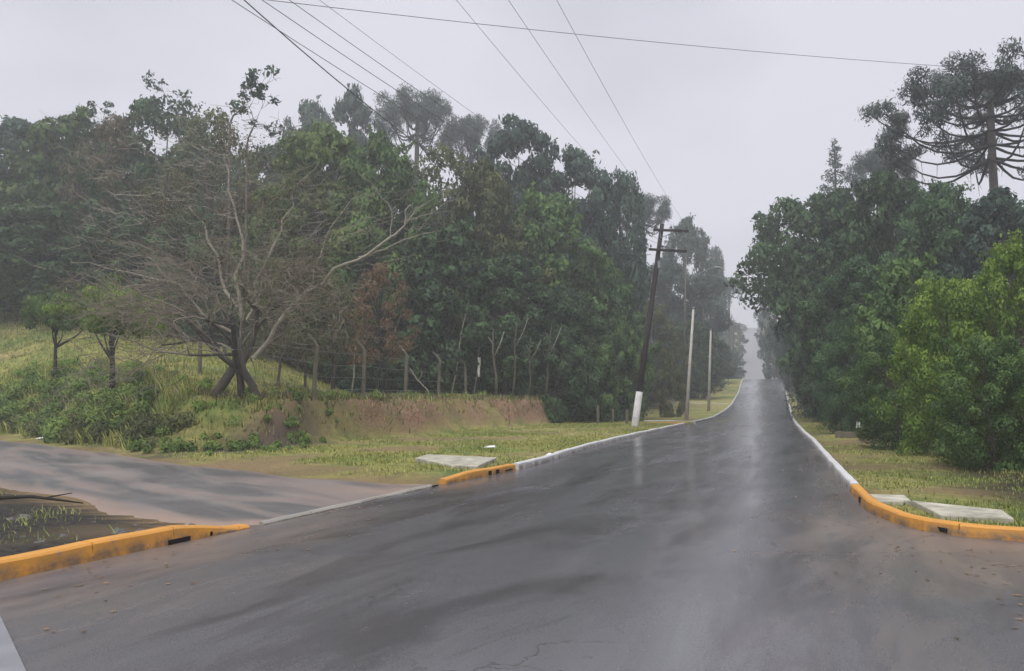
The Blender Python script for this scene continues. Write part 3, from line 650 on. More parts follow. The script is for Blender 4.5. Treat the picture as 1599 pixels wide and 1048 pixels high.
# beyond the pole
for a in [
 ('arau2', 1008, 312, 42, 98, 'needle', 'tall thin umbrella pine just behind the wooden pole top', 'umbrella_pine'),
 ('egg2', 1074, 338, 47, 118, 'blue', 'large faded cone shaped tree beyond the wooden pole', 'distant_tree'),
 ('egg1', 1040, 400, 52, 110, 'blue', 'faded broad tree left of the cone shaped tree', 'distant_tree'),
 ('dome2', 1118, 382, 20, 150, 'blue', 'small round faded crown right of the cone shaped tree', 'distant_tree'),
 ('arau2', 1100, 432, 34, 105, 'needle', 'low faded umbrella pine in front of the cone shaped tree', 'umbrella_pine'),
 ('egg2', 1018, 470, 44, 82, 'olive', 'greyish green tree right behind the wooden pole', 'distant_tree'),
 ('egg3', 1080, 500, 42, 96, 'dark', 'dark hazy tree behind the two pale lamp poles', 'distant_tree'),
 ('egg3', 1118, 532, 26, 125, 'dark', 'hazy low tree beside the crest of the road', 'distant_tree'),
 ('egg1', 1144, 500, 18, 205, 'blue', 'pale faint tree left of the far hill road', 'distant_tree'),
 ('egg3', 1137, 545, 20, 165, 'blue', 'faint bush like tree at the foot of the far hill road', 'distant_tree'),
 ('egg2', 1155, 505, 12, 290, 'blue', 'faintest tree at the top left of the far hill road', 'distant_tree'),
 ('arau2', 1140, 436, 24, 172, 'needle', 'pale feathery pine standing in the bright gap left of the far hill road', 'umbrella_pine'),
 ('egg2', 1050, 480, 44, 140, 'blue', 'faded tree deep behind the lamp arm', 'distant_tree'),
]:
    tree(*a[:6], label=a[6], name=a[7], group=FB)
tree('bush2', 1047, 556, 20, 62, 'olive', 'small thin tree standing alone in the grass between the poles', 'young_tree')
# right wood
for a in [
 ('over', 1262, 305, 92, 56, 'dark', 'big dark tree whose crown overhangs the right side of the road', None),
 ('egg1', 1318, 290, 80, 52, 'dark', 'dark tree right of the overhanging tree under the pointed conifer', None),
 ('egg3', 1395, 270, 85, 44, 'dark', 'broad dark tree left of the tall umbrella pine', None),
 ('egg2', 1480, 282, 85, 39, 'dark', 'dark tree directly below the branches of the tall umbrella pine', None),
 ('egg1', 1570, 290, 85, 36, 'blue', 'dark tree at the foot of the tall umbrella pine trunk', None),
 ('egg2', 1345, 400, 70, 37, 'dark', 'dark low tree whose foliage reaches the grass past the pale kerb', None),
 ('egg1', 1285, 440, 40, 50, 'dark', 'slim dark tree at the edge of the road behind the low dark tree', None),
 ('egg3', 1420, 400, 65, 30, 'mid', 'mid green tree behind the bright green leaves on the right', None),
 ('egg2', 1262, 425, 26, 72, 'blue', 'hazy tree lining the right kerb under the overhanging branch', None),
 ('lay2', 1243, 425, 24, 92, 'blue', 'hazy open crowned tree seen through the gap under the overhanging branch', None),
 ('sparse', 1213, 425, 24, 128, 'blue', 'thin misty tree in the bright gap under the overhanging crown', None),
 ('sparse', 1232, 400, 26, 98, 'blue', 'thin misty tree behind the drooping edge of the overhanging crown', None),
 ('egg3', 1238, 475, 18, 110, 'blue', 'hazy tree by the right kerb near the crest', None),
 ('egg1', 1208, 498, 17, 150, 'blue', 'faint tree at the right of the far hill road near its foot', None),
 ('egg2', 1198, 488, 12, 215, 'blue', 'faint small tree halfway up the right of the far hill road', None),
 ('egg1', 1196, 478, 10, 300, 'blue', 'faintest tree at the top right of the far hill road', None),
]:
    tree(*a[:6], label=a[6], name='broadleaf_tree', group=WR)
for a in [
 ('fine1', 1480, 430, 80, 21, 'bright', 'bright green leafy tree in front of the right wood'),
 ('fine2', 1590, 372, 85, 19, 'bright', 'tallest bright green leafy tree, cut by the right frame edge'),
 ('fine2', 1395, 520, 62, 25, 'mid', 'smaller mid green leafy tree left of the bright green tree'),
 ('fine1', 1545, 520, 75, 17.5, 'mid', 'low leafy green tree above the right verge'),
 ('fine1', 1325, 500, 40, 33, 'dark', 'dark leafy bush tree near the patch of sunlit grass'),
]:
    tree(*a[:6], label=a[6], name='leafy_tree', group='leafy trees at the edge of the right verge')
tree('arau', 1564, 102, 190, 46, 'needle', 'tall umbrella shaped monkey puzzle pine towering over the right wood', 'umbrella_pine', rz=.4)
tree('fir3', 1312, 205, 62, 78, 'needle', 'pointed dark conifer poking above the right wood', 'conifer')
tree('arau2', 1385, 240, 50, 80, 'needle', 'hazy flat pine crown low on the skyline between conifer and tall umbrella pine', 'umbrella_pine', 'hazy flat pines behind the right wood')
# trees deeper in both woods that close the view
rr = random.Random(5)
def deep(xs, ylo, lab, grp, tops):
    for i, px in enumerate(xs):
        k = rr.choice(['egg1', 'egg2', 'egg3']); Y = ylo(px)+rr.uniform(-3, 3)
        tree(k, px, tops(px)+rr.uniform(-15, 20), 80*60/Y, Y, rr.choice(['dark', 'blue', 'dark']), lab, 'broadleaf_tree', grp)
deep(range(-120, 960, 75), lambda p: 76, 'dark tree deep inside the left wood, mostly hidden by the trees before it', 'trees hidden deep in the left wood', lambda p: np.interp(p, [0, 200, 500, 700, 900, 960], [250, 220, 250, 290, 300, 350]))
deep(range(1330, 1760, 70), lambda p: 64, 'dark tree deep inside the right wood, mostly hidden by the trees before it', 'trees hidden deep in the right wood', lambda p: 320)

# ------------------------------------------------------------------ the bare tree
def wholetree(name, x, y, label, thickthin, mats, cat='tree', scale=1, rz=0, trunk_extra=None):
    o = empty(name, (x, y, G(x, y)), rz); o.scale = (scale,)*3; tag(o, label, cat)
    tk, tn, _ = thickthin
    if trunk_extra: trunk_extra(tk)
    tk.weld().build('trunk', mats[0], o, True); tn.weld().build('twigs', mats[1], o, True); return o
bt = twiggy(31, 8.4, 7.0, 4, 6, .55, .17, 3, .007, .06, .7)
def stems(m):
    m.tube([(-.95, -.2, -.3), (-.62, -.1, .35), (-.15, 0, 1.15), (0, 0, 1.9)], [.22, .17, .15, .12], 8)
    m.tube([(.75, .1, -.3), (.5, .05, .4), (.15, 0, 1.0), (.05, 0, 1.7)], [.17, .14, .13, .1], 8)
    m.tube([(0.05, .3, -.3), (.0, .2, .6), (0, 0, 1.4), (-.05, 0, 2.1)], [.17, .13, .16, .13], 8)
bp = hit(372, 622)
M['twig'] = plain('brown_twigs', (.20, .175, .13), .9, .3, 5, .3, .01)
M['barkmix'] = plain('lichen_bark_dark_base', (.07, .062, .052), .9, .5, 2.5, .6, .02)
wt = wholetree('bare_tree', bp[0], bp[1], 'bare spreading tree with pale twigs and a forked dark trunk in front of the wood', bt, (M['barkmix'], M['twig']), trunk_extra=stems)
# long pale limb reaching right, and drooping side limbs
m = MB(); P = lambda px, py, dy=0: at(px, py, bp[1]+dy)-np.array([bp[0], bp[1], wt.location[2]])
lr = np.random.RandomState(4)
def limb(pts, r0, r1, k=6):
    A = [P(*p) for p in pts]; B = [A[0]]
    for a, b in zip(A[:-1], A[1:]):
        l = np.linalg.norm(b-a)
        for q in ((1/3, 2/3, 1.) if l > .5 else (.5, 1.)): B.append(a*(1-q)+b*q+(lr.normal(size=3)*l*.055 if q < 1 else 0))
    m.tube(B, list(np.linspace(r0, r1, len(B))), k, cap=False)
limb([(395, 560, 0), (430, 510, .1), (480, 455, .1), (540, 412, 0), (590, 385, -.1), (632, 352, -.2), (640, 320, -.2)], .09, .02)
limb([(560, 402, 0), (600, 390, 0), (640, 372, .2), (690, 360, .3)], .04, .008)
limb([(632, 352, -.2), (650, 325, 0), (680, 308, .1)], .022, .006); limb([(632, 345, -.2), (655, 338, 0), (705, 330, .1)], .018, .006)
limb([(480, 455, .1), (500, 400, 0), (520, 350, 0), (560, 300, 0)], .035, .008); limb([(610, 372, -.1), (612, 330, 0), (590, 300, 0), (560, 270, 0)], .018, .006)
limb([(360, 545, 0), (320, 530, -.2), (300, 505, -.3), (265, 490, -.4), (240, 485, -.4)], .05, .008)
limb([(365, 520, 0), (300, 470, -.3), (270, 440, -.5), (200, 425, -.6), (110, 410, -.7)], .06, .008)
limb([(370, 480, 0), (340, 400, .3), (300, 330, .4), (250, 300, .5), (170, 305, .5)], .06, .007)
limb([(378, 500, 0), (380, 400, 0), (365, 320, .2), (350, 250, .2), (360, 190, .2)], .07, .008)
limb([(385, 500, 0), (410, 420, -.2), (440, 360, -.3), (455, 300, -.3), (500, 250, -.3)], .06, .007)
limb([(270, 440, -.5), (230, 400, -.5), (190, 395, -.5), (150, 400, -.5)], .02, .006)
rs = np.random.RandomState(77)
for (px, py, n, sp) in [(640, 340, 20, 50), (560, 400, 24, 60), (230, 425, 34, 80), (200, 340, 40, 90), (300, 320, 50, 90), (440, 330, 60, 90), (360, 250, 50, 80), (300, 440, 40, 70), (450, 420, 50, 70), (500, 320, 40, 70), (250, 260, 34, 80), (340, 500, 26, 60), (440, 480, 26, 50)]:
    for i in range(n):
        x0, y0 = px+rs.normal()*sp*.6, py+rs.normal()*sp*.5; a = rs.uniform(-.9, .9)+(PI if x0 < 375 else 0)*1; L_ = rs.uniform(20, 55)
        dx, dy = math.cos(a)*L_, -abs(math.sin(a))*L_*.7+rs.normal()*6; dz = rs.normal()*1.1
        limb([(x0, y0, dz), (x0+dx*.4, y0+dy*.25+rs.normal()*3, dz), (x0+dx*.75, y0+dy*.7+rs.normal()*3, dz+.1), (x0+dx, y0+dy, dz+.2)], .011, .004, 3)
m.weld().build('limbs', M['palebark'], wt, True)
# dead leaves left in the bare tree
rs = np.random.RandomState(5); C = [P(px+rs.normal()*30, py+rs.normal()*30, rs.normal()*1.0) for (px, py) in [(300, 300), (420, 300), (330, 380), (450, 380), (240, 340), (380, 240), (480, 430), (420, 450)] for _ in range(13)]
put('crown', cloudmesh('crown', [leafcloud(rs, C, [(.8, .8, .5)]*len(C), 110, .075, jit=1, shell=.0)], M['brown']), wt)

# thin leafless trees on the skyline at the left
def thin_tree(px, base, topy, Y, seed, label, leaves=True, mat='bark', dep=4):
    t = twiggy(seed, 6., 2.0, 1, dep, .38, .07, 3, .008, .2, .1); tk, tn, segs = t; x = xat(px, Y); z = G(x, Y); top = at(px, topy, Y)[2]
    zm = max(s_[0][-1][2] for s_ in segs); s = (top-z)/6.
    o = empty('thin_tree', (x, Y, z)); tag(o, label, 'tree', 'thin trees poking out of the left skyline')
    ht = top-z; zt = ht-zm*1.0
    for mb in (tk, tn): mb.V = [v+np.array([0, 0, zt]) for v in mb.V]
    tk.tube([(0, 0, -.3), (.1, 0, zt*.5), (0, 0, zt+6*.12)], [.11, .09, .06], 6); tk.weld().build('trunk', M[mat], o, True); tn.weld().build('twigs', M[mat], o, True)
    if leaves:
        rs = np.random.RandomState(seed); tips = [np.array(s_[0][-1])+[0, 0, zt] for s_ in segs if s_[3] == 0]; tips = [tips[i] for i in rs.choice(len(tips), min(14, len(tips)), False)]
        put('crown', cloudmesh('crown', [leafcloud(rs, tips, [(.35, .35, .22)]*len(tips), 16, .28, jit=.8, shell=.3)], M['blue']), o)
thin_tree(350, 0, 92, 42, 51, 'thin sprig of a tree poking highest above the bare tree, few leaves at its tip')
thin_tree(378, 0, 112, 44, 52, 'thin leafy tipped stem just right of the highest sprig')
thin_tree(155, 0, 142, 60, 53, 'thin sparse leaved tree top on the skyline at left, left of the tall dome')
thin_tree(270, 0, 124, 58, 54, 'thin sparse stem over the right side of the tall domed tree')
thin_tree(45, 0, 165, 70, 55, 'leafless pale tree top nearest the left frame edge', False, 'palebark', 5)
thin_tree(98, 0, 172, 70, 56, 'leafless pale tree top second from the left frame edge', False, 'palebark', 5)
# slender pale trunks leaning in front of the wood
def slim(px0, y0, px1, y1, Y, label, r=.05):
    a = at(px0, y0, Y); a[2] = G(a[0], a[1]); b = at(px1, y1, Y); o = empty('slender_trunk', a); tag(o, label, 'tree', 'slender pale leaning trunks'); m = MB(); d = b-a
    m.tube([(0, 0, -.2), d*.3+[.06, 0, 0], d*.65-[.08, 0, 0], d], [r, r*.8, r*.65, r*.3], 6); m.build('trunk', M['palebark'] if r == .05 else M['bark'], o, True)
    m = MB(); m.tube([d*.6, d*.75+[.35, 0, .1], d*.95+[.6, .1, 0]], [r*.4, r*.3, r*.15], 4); m.tube([d*.75, d*.85-[.3, 0, -.1]], [r*.3, r*.1], 4); m.build('branch', M['palebark'], o, True)
slim(703, 600, 732, 470, 46, 'slender pale trunk leaning right, left one behind the fence')
slim(738, 610, 758, 490, 47, 'slender pale trunk leaning right beside the white cloth')
slim(676, 612, 640, 575, 45, 'short pale fallen looking trunk behind the third fence post')
slim(548, 575, 560, 520, 44, 'slim pale trunk at the wood edge behind the first fence posts')
for i, px in enumerate([520, 545, 600, 618, 660, 692, 775, 800, 826, 850, 655, 590]):
    slim(px, 600, px+[8, -6, 10, 4, -8, 12, -5, 9, 3, 12, 14, -9][i], 470+(i*37) % 60, 44+(i*7) % 6, 'thin pale stem among many standing at the shaded edge of the left wood', .07 if i % 3 else .1)

# ------------------------------------------------------------------ fence with bent concrete posts
fx = [(312, 603, 512), (400, 612, 512), (490, 624, 512), (568, 622, 522), (633, 620, 533), (684, 616, 545), (728, 612, 547), (762, 612, 552)]
fY = [34, 31, 28, 31.5, 35, 41, 46, 50]
root = empty('wire_fence', (xat(490, 28), 28, G(xat(490, 28), 28))); tag(root, 'fence of bent topped concrete posts and thin wires along the top of the earth bank', 'fence')
rl = np.array(root.location); tops = []
for i, ((px, by, ty), Y) in enumerate(zip(fx, fY)):
    if i == 1: continue
    x = xat(px, Y); z = G(x, Y); m = MB(); H = 2.15 if i else 2.3; lean = [.0, 0, .12, .03, .08, .1, -.05, .02][i]; b = np.array([x, Y, z])-rl
    pts = [b+[0, 0, -.3], b+[lean*.5, 0, H*.5], b+[lean, 0, H*.86], b+[lean-.12, -.02, H*.95], b+[lean-.36, -.05, H*1.07]]
    m.tube(pts, [.085, .08, .07, .055, .04], 6); m.build('post', M['post'], root, False); tops.append((b, lean, H))
for hgt in (.35, .8, 1.25, 1.7):
    m = MB()
    for (b0, l0, H0), (b1, l1, H1) in zip(tops[:-1], tops[1:]):
        p0 = b0+[l0*hgt/2, 0, hgt*H0/2.15]; p1 = b1+[l1*hgt/2, 0, hgt*H1/2.15]; m.tube([p0, (p0+p1)/2-[0, 0, .03], p1], .006, 3, False)
    m.build('wire', M['metal'], root)
# white cloth on the fence
p = at(748, 558, 46.5); m = MB(); V = []; n = 9
for i in range(n):
    t = i/(n-1)
    for s_ in (-1, 0, 1): V.append((s_*.09*(1-.3*t)+.02*math.sin(t*7), .05*math.cos(s_*2+t*5)+(.04 if s_ == 0 else 0), -1.15*t))
Fs = [(i*3+j, i*3+j+1, i*3+j+4, i*3+j+3) for i in range(n-1) for j in (0, 1)]
o = put('white_cloth', meshdata('white_cloth', np.array(V), Fs, M['paper'], True), loc=p); md = o.modifiers.new('s', 'SOLIDIFY'); md.thickness = .01
tag(o, 'narrow white rag hanging at the fence beside the slender leaning trunk', 'rag')

# ------------------------------------------------------------------ poles
def crossarm(parent, c, L_, mat, ins=3, tilt=0):
    m = MB(); m.box(c, (L_, .10, .12), 0, 0, tilt); m.box((c[0], c[1]+.07, c[2]+.0), (.5, .03, .04), 0, 0, .0)
    a = m.build('crossarm', mat, parent); pos = []
    for i in range(ins):
        x = c[0]+(-.45+.9*i/(ins-1))*L_; m = MB(); z = c[2]-math.sin(tilt)*(x-c[0])+.06
        m.tube([(x, c[1], z), (x, c[1], z+.06), (x, c[1], z+.07), (x, c[1], z+.12), (x, c[1], z+.13), (x, c[1], z+.18)], [.015, .015, .05, .05, .035, .03], 8)
        m.build('insulator', M['ceramic'], a); pos.append(np.array([x, c[1], z+.17]))
    return pos
pb = hit(990, 667); pb[0] = xat(990, pb[1]); Yp = pb[1]
base = np.array([pb[0], Yp, G(pb[0], Yp)]); top = at(1034, 350, Yp)
root = empty('utility_pole', base); tag(root, 'tall leaning dark wooden power pole with a white painted foot and two crossarms', 'utility pole'); d = top-base
m = MB(); m.tube([d*.17, d*.5, d*.8, d], [.16, .14, .12, .105], 12); m.build('pole', M['wood'], root, True)
m = MB(); m.tube([d*0-[0, 0, .4], d*.02, d*.172], [.185, .182, .168], 12); m.build('painted_foot', M['white'], root, True)
A1 = crossarm(root, at(1047, 361, Yp)-base+[0, -.16, 0], 1.75, M['wood'], 3, .04); A2 = crossarm(root, at(1042, 392, Yp)-base+[0, -.17, 0], 1.9, M['wood'], 4, .06)
m = MB()
c1 = at(1047, 361, Yp)-base
m.tube([c1+[-.55, -.1, -.02], d*.93+[0, -.1, 0]], .02, 5); m.tube([c1+[.35, -.1, -.02], d*.93+[0, -.1, 0]], .02, 5); m.build('brace', M['metal'], root)
m = MB(); m.tube([d*.78+[.14, -.1, 0], d*.78+[.14, -.1, .35]], [.1, .1], 8); m.build('fuse_box', M['metal'], root)
WIRES = [base+p for p in A1]; W2 = [base+p for p in A2]
# pale lamp poles
def palepole(px0, y0, px1, y1, Y, label, r=.12, arm=False):
    x = xat(px0, Y); b = np.array([x, Y, G(x, Y)]); t = at(px1, y1, Y); dd = t-b; o = empty('lamp_pole', b); tag(o, label, 'pole', 'pale poles beyond the wooden pole')
    m = MB(); m.tube([dd*0-[0, 0, .3], dd*.5, dd], [r*1.15, r*.85, r*.6], 10); m.build('pole', M['concrete'], o, True)
    m = MB(); m.tube([dd-[0, 0, .12], dd+[0, 0, .02]], [r*.75, r*.7], 10); m.build('cap', M['metal'], o, True); return o, dd
palepole(1070, 647, 1083, 480, 53, 'taller pale concrete pole rising beside the earth driveway')
palepole(1105, 630, 1110, 514, 74, 'farther pale concrete pole in the grass, right of the taller one', .13)
# dark street-lamp pole
LY = 68; x = xat(1066, LY); b = np.array([x, LY, G(x, LY)]); t = at(1071, 398, LY); d = t-b
root = empty('street_lamp', b); tag(root, 'dark wooden pole with a curved lamp arm reaching over the road behind the pale poles', 'street lamp')
m = MB(); m.tube([d*.13, d*.5, d], [.085, .07, .055], 10); m.build('pole', M['post'], root, True)
m = MB(); m.tube([d*0-[0, 0, .3], d*.135], [.12, .10], 10); m.build('painted_foot', M['white'], root, True)
e = [at(1070, 445, LY)-b, at(1088, 430, LY)-b, at(1104, 421, LY)-b, at(1116, 418, LY)-b]
m = MB(); m.tube(e, .035, 6); arm = m.build('lamp_arm', M['metal'], root, True)
m = MB(); m.tube([e[-1]-[.1, 0, .02], e[-1]+[.1, 0, 0], e[-1]+[.38, 0, .0], e[-1]+[.5, 0, -.02]], [.04, .1, .11, .04], 8); m.build('lamp_head', M['metal'], arm, True)
# far pole
x = xat(1146, 200); b = np.array([x, 200, G(x, 200)]); root = empty('utility_pole', b); tag(root, 'tiny hazy power pole with a crossarm left of the far hill road', 'utility pole')
h = at(1146, 503, 200)[2]-b[2]; m = MB(); m.tube([(0, 0, -.3), (0, 0, h)], [.17, .12], 8); m.build('pole', M['wood'], root, True); crossarm(root, (0.6, -.15, h-.3), 2.4, M['wood'], 3)

# ------------------------------------------------------------------ wires
def wire(a, b_, sag, label, r=.011, n=26):
    a = np.asarray(a); b_ = np.asarray(b_); t = np.linspace(0, 1, n)[:, None]; p = a*(1-t)+b_*t; p[:, 2:3] -= 4*sag*t*(1-t)
    m = MB(); m.tube(p-a, r*.62, 5, False); o = m.build('power_line', M['cable'], None, True, a); tag(o, label, 'power line', 'overhead power lines'); return o
def wthrough(px0, Y0, end, mid, label, r=.011, sag=.55):
    # starts beyond the top of the picture near the camera and hangs down to the pole
    s = at(px0, -4, Y0); e = np.asarray(end); s = s+(s-e)*.8; s[2] += .0
    return wire(s, e, sag, label, r)
for i, (px, lab) in enumerate([(745, 'leftmost of the three thin power lines left of centre running to the top crossarm'), (820, 'middle of the three thin power lines running to the top crossarm'), (890, 'rightmost of the three thin power lines running to the top crossarm')]):
    wthrough(px, 15, WIRES[i], None, lab, .007)
for i, (px, lab) in enumerate([(470, 'leftmost of the four dark power lines slanting down over the vine covered tree'), (512, 'second from left of the four dark power lines over the wood'), (550, 'third from left of the four dark power lines over the wood'), (592, 'rightmost and faintest of the four dark power lines over the wood')]):
    wthrough(px, 16, W2[i], None, lab, [.012, .012, .011, .007][i], 1.0)
wire(at(250, -120, 14), W2[0]-[0, 0, .5], 1.6, 'thick twisted cable at the upper left above the thin sprig', .022)
wire(at(300, -14, 14), at(1760, 118, 27), .25, 'single cable crossing the whole sky from left to right', .011)

# ------------------------------------------------------------------ ground cover
def blades(rs, P, h, wd, mat, name, lean=.5, label=None, cat='grass'):
    n = len(P); a = rs.rand(n)*6.28; hh = h*(.5+rs.rand(n)); u = np.stack([np.cos(a), np.sin(a), np.zeros(n)], 1); l = np.stack([-np.sin(a), np.cos(a), np.zeros(n)], 1)
    ln = lean*rs.rand(n)[:, None]*hh[:, None]; W = (wd*(.6+.8*rs.rand(n)))[:, None]; hz = np.stack([0*hh, 0*hh, hh], 1)
    V = np.stack([P-u*W, P+u*W, P+u*W*.6+hz*.55+l*ln*.5, P+hz*.92+l*ln], 1).reshape(-1, 3)
    ti = np.repeat(np.clip(.5+.35*vn(P[:, 0], P[:, 1], .7, 61)+.25*rs.normal(size=n), 0, 1), 4)
    nn = np.stack([l[:, 0]*.5, l[:, 1]*.5, np.ones(n)], 1)+.3*rs.normal(size=(n, 3)); nn /= np.linalg.norm(nn, axis=1)[:, None]
    o = put(name, meshdata(name, V, np.arange(len(V)).reshape(-1, 4), mat, tint=ti, normals=np.repeat(nn, 4, 0)))
    tag(o, label, cat, kind='stuff'); return o
rs = np.random.RandomState(9)
def scat(n, y0, y1, u0, u1, side='L', pw=1.0):
    Y = y0+(y1-y0)*rs.rand(n)**pw; U = u0+(u1-u0)*rs.rand(n); X = kL(Y)-U if side == 'L' else kR(Y)+U; return X, Y
# left verge
X, Y = scat(90000, 15.5, 56, .2, 11); z, td, ds, bank, slope = left_ground(X, Y); k = (ds > .35)&(slope*bank < .35)&(vn(X, Y, .8, 22)+.6*vn(X, Y, 2.6, 29) < .12+.25*rs.normal(size=len(X)))
blades(rs, np.stack([X, Y, z-.01], 1)[k], .07, .012, M['grass'], 'verge_grass', label='short grass on the verge below the earth bank left of the road')
# pasture
X = rs.uniform(-46, 2, 150000); Y = rs.uniform(23, 62, 150000); z, td, ds, bank, slope = left_ground(X, Y); k = (td > .6)&(X < kL(Y)-4)&(td < 22+4*vn(X, Y, .3, 2))
X, Y, z = X[k], Y[k], z[k]; blades(rs, np.stack([X, Y, z-.01], 1), .16, .02, M['grass'], 'pasture_grass', label='yellow green grass of the pasture above the bank')
# bank lip and weeds on the bank
X, Y = scat(60000, 20, 56, 4, 16); z, td, ds, bank, slope = left_ground(X, Y); wd = 3.4-2.1*bank
k = ((np.abs(td-wd-.15) < .3)&(rs.rand(len(X)) < .6))|((slope > .3)&(vn(X, Y, 1.1, 71) > .35)&(rs.rand(len(X)) < .18))
blades(rs, np.stack([X, Y, z-.02], 1)[k], .26, .016, M['straw'], 'dry_grass', .9, label='dry straw hanging over the edge of the earth bank')
# lush weeds in clumps, left bank
def clumps(n, area, hmin, hmax, mat, name, label, per=60, size=.14, cat='weeds', asp=.35):
    C = []; Rd = []
    while len(C) < n:
        x, y = area(); 
        z_, td_, ds_, b_, s_ = left_ground(x, y) if x < kL(y) else (right_ground(x, y), [9], [9], [0], [0])
        if ds_[0] < .4: continue
        h_ = rs.uniform(hmin, hmax); C.append((x, y, float(z_[0])+h_*.35)); Rd.append((h_*.75, h_*.75, h_*.7))
    o = put(name, cloudmesh(name, [leafcloud(rs, C, Rd, per, size, asp=asp, jit=.7, shell=.3, up=.5, droop=-.4)], mat)); tag(o, label, cat, kind='stuff')
def toearea(x0, x1, d0, d1):
    def f():
        while True:
            x = rs.uniform(x0, x1); y = rs.uniform(18, 44); td = left_ground(x, y)[1][0]
            if d0 < td < d1: return x, y
    return f
clumps(190, toearea(-24, -12.8, .1, 2.8), .2, .6, M['lush'], 'tall_weeds', 'tall green weeds and creepers massed on the slope beside the side road', 330, .15)
clumps(50, toearea(-24, -10.0, -.1, 1.6), .3, .7, M['olive'], 'dark_weeds', 'dark olive weeds at the foot of the slope beside the side road', 280, .13)
clumps(60, toearea(-12, -6.2, -1.8, 1.2), .10, .28, M['lush'], 'low_weeds', 'low green weeds between the bare tree and the earth bank', 150, .10)
clumps(70, toearea(-26, -8, 2, 5), .12, .35, M['bright'], 'pasture_weeds', 'bright green weeds at the near edge of the pasture', 160, .12)
clumps(50, toearea(-9, 3, 1.2, 3), .12, .32, M['lush'], 'bank_top_weeds', 'green tufts on top of the earth bank by the fence posts', 90, .08)
# tall grass stalks in the slope
X = rs.uniform(-25, -11.5, 26000); Y = rs.uniform(20, 42, 26000); z, td, ds, bank, slope = left_ground(X, Y); k = (td > -.3)&(td < 3.6)&(ds > .4)
blades(rs, np.stack([X, Y, z], 1)[k], .42, .010, M['grass'], 'tall_grass', .7, label='tall arching grass on the slope beside the side road')
# undergrowth at the edge of both woods
def ug(n, f, hmin, hmax, mat, name, label, per=160, size=.24):
    C = []; Rd = []
    for i in range(n):
        x, y = f(i); h_ = rs.uniform(hmin, hmax); C.append((x, y, G(x, y)+h_*.4)); Rd.append((h_*.9, h_*.9, h_*.65))
    o = put(name, cloudmesh(name, [leafcloud(rs, C, Rd, per, size, jit=.6, shell=.5)], mat)); tag(o, label, 'undergrowth', kind='stuff')
ug(130, lambda i: (lambda px, Y: (xat(px, Y), Y))(rs.uniform(-150, 990), rs.uniform(55, 66)), .9, 2.2, M['dark'], 'undergrowth', 'dark shaded undergrowth among the trunks of the left wood')
ug(70, lambda i: (lambda Y: (kL(Y)-rs.uniform(9, 17), Y))(rs.uniform(52, 130)), .8, 2.0, M['olive'], 'roadside_scrub', 'grey green scrub beyond the wooden pole')
ug(110, lambda i: (lambda Y: (kR(Y)+rs.uniform(5.5, 13), Y))(rs.uniform(15, 60)), .6, 1.6, M['dark'], 'undergrowth', 'dark undergrowth beneath the right wood', 220, .2)
ug(70, lambda i: (lambda Y: (kR(Y)+rs.uniform(1.6, 6), Y))(rs.uniform(52, 136)), .9, 2.6, M['blue'], 'roadside_scrub', 'hazy scrub lining the right kerb up to the crest', 180, .3)
ug(60, lambda i: (lambda Y: (kR(Y)+rs.uniform(1.5, 12), Y))(rs.uniform(140, 330)), 2, 4.5, M['blue'], 'far_scrub', 'faded scrub along the right of the far hill road', 150, .5)
ug(60, lambda i: (lambda Y: (kL(Y)-rs.uniform(4, 18), Y))(rs.uniform(140, 330)), 1.5, 4, M['blue'], 'far_scrub', 'faded scrub along the left of the far hill road', 150, .5)
# right verge grass
X, Y = scat(60000, 9.5, 60, .18, 9, 'R', 1.6); z = right_ground(X, Y); k = vn(X, Y, .9, 31)+.6*vn(X, Y, 2.5, 37) < .0+.3*rs.normal(size=len(X))
blades(rs, np.stack([X, Y, z-.01], 1)[k], .06, .010, M['grass'], 'verge_grass', label='thin short grass on the verge right of the road')
# near corner grass
X = rs.uniform(-14, -3.4, 30000); Y = rs.uniform(4, 15, 30000); z, td, ds, bank, slope = left_ground(X, Y); k = (X < kL(Y)-.3)&(ds > .15)&(vn(X, Y, 1.2, 81) > .8+.25*rs.normal(size=len(X)))&(td < -1)
blades(rs, np.stack([X, Y, z], 1)[k], .09, .006, M['grass'], 'corner_grass', .9, label='scruffy grass on the dark soil behind the long yellow kerb')

# ------------------------------------------------------------------ small things
def rock(seed, s, mat):
    r = np.random.RandomState(seed); import bmesh
    bm = bmesh.new(); bmesh.ops.create_icosphere(bm, subdivisions=2, radius=1)
    for v in bm.verts: v.co *= 1+.25*math.sin(v.co.x*3+seed)+.15*math.sin(v.co.y*5+seed*2)+.1*r.normal()
    me = bpy.data.meshes.new('stone'); bm.to_mesh(me); bm.free(); me.transform(__import__('mathutils').Matrix.Diagonal((s, s*.8, s*.5, 1))); me.materials.append(mat); return me
M['stone'] = plain('dark_stone', (.10, .095, .088), .8, .4, 12, .4, .01)
rocks = [rock(i, .07, M['stone']) for i in range(5)]
rr = random.Random(3)
for i in range(46):
    y = rr.uniform(5.5, 10.8); x = kL(y)-rr.uniform(.3, 3.0)
    if left_ground(x, y)[2][0] < .1: continue
    o = put('stone', rocks[i % 5], loc=(x, y, G(x, y)+.01)); o.rotation_euler = (0, 0, rr.uniform(0, 6)); s = rr.uniform(.4, 1.5); o.scale = (s, s, s)
    tag(o, 'small dark stone lying on the soil behind the long yellow kerb', 'stone', 'stones strewn behind the long yellow kerb')
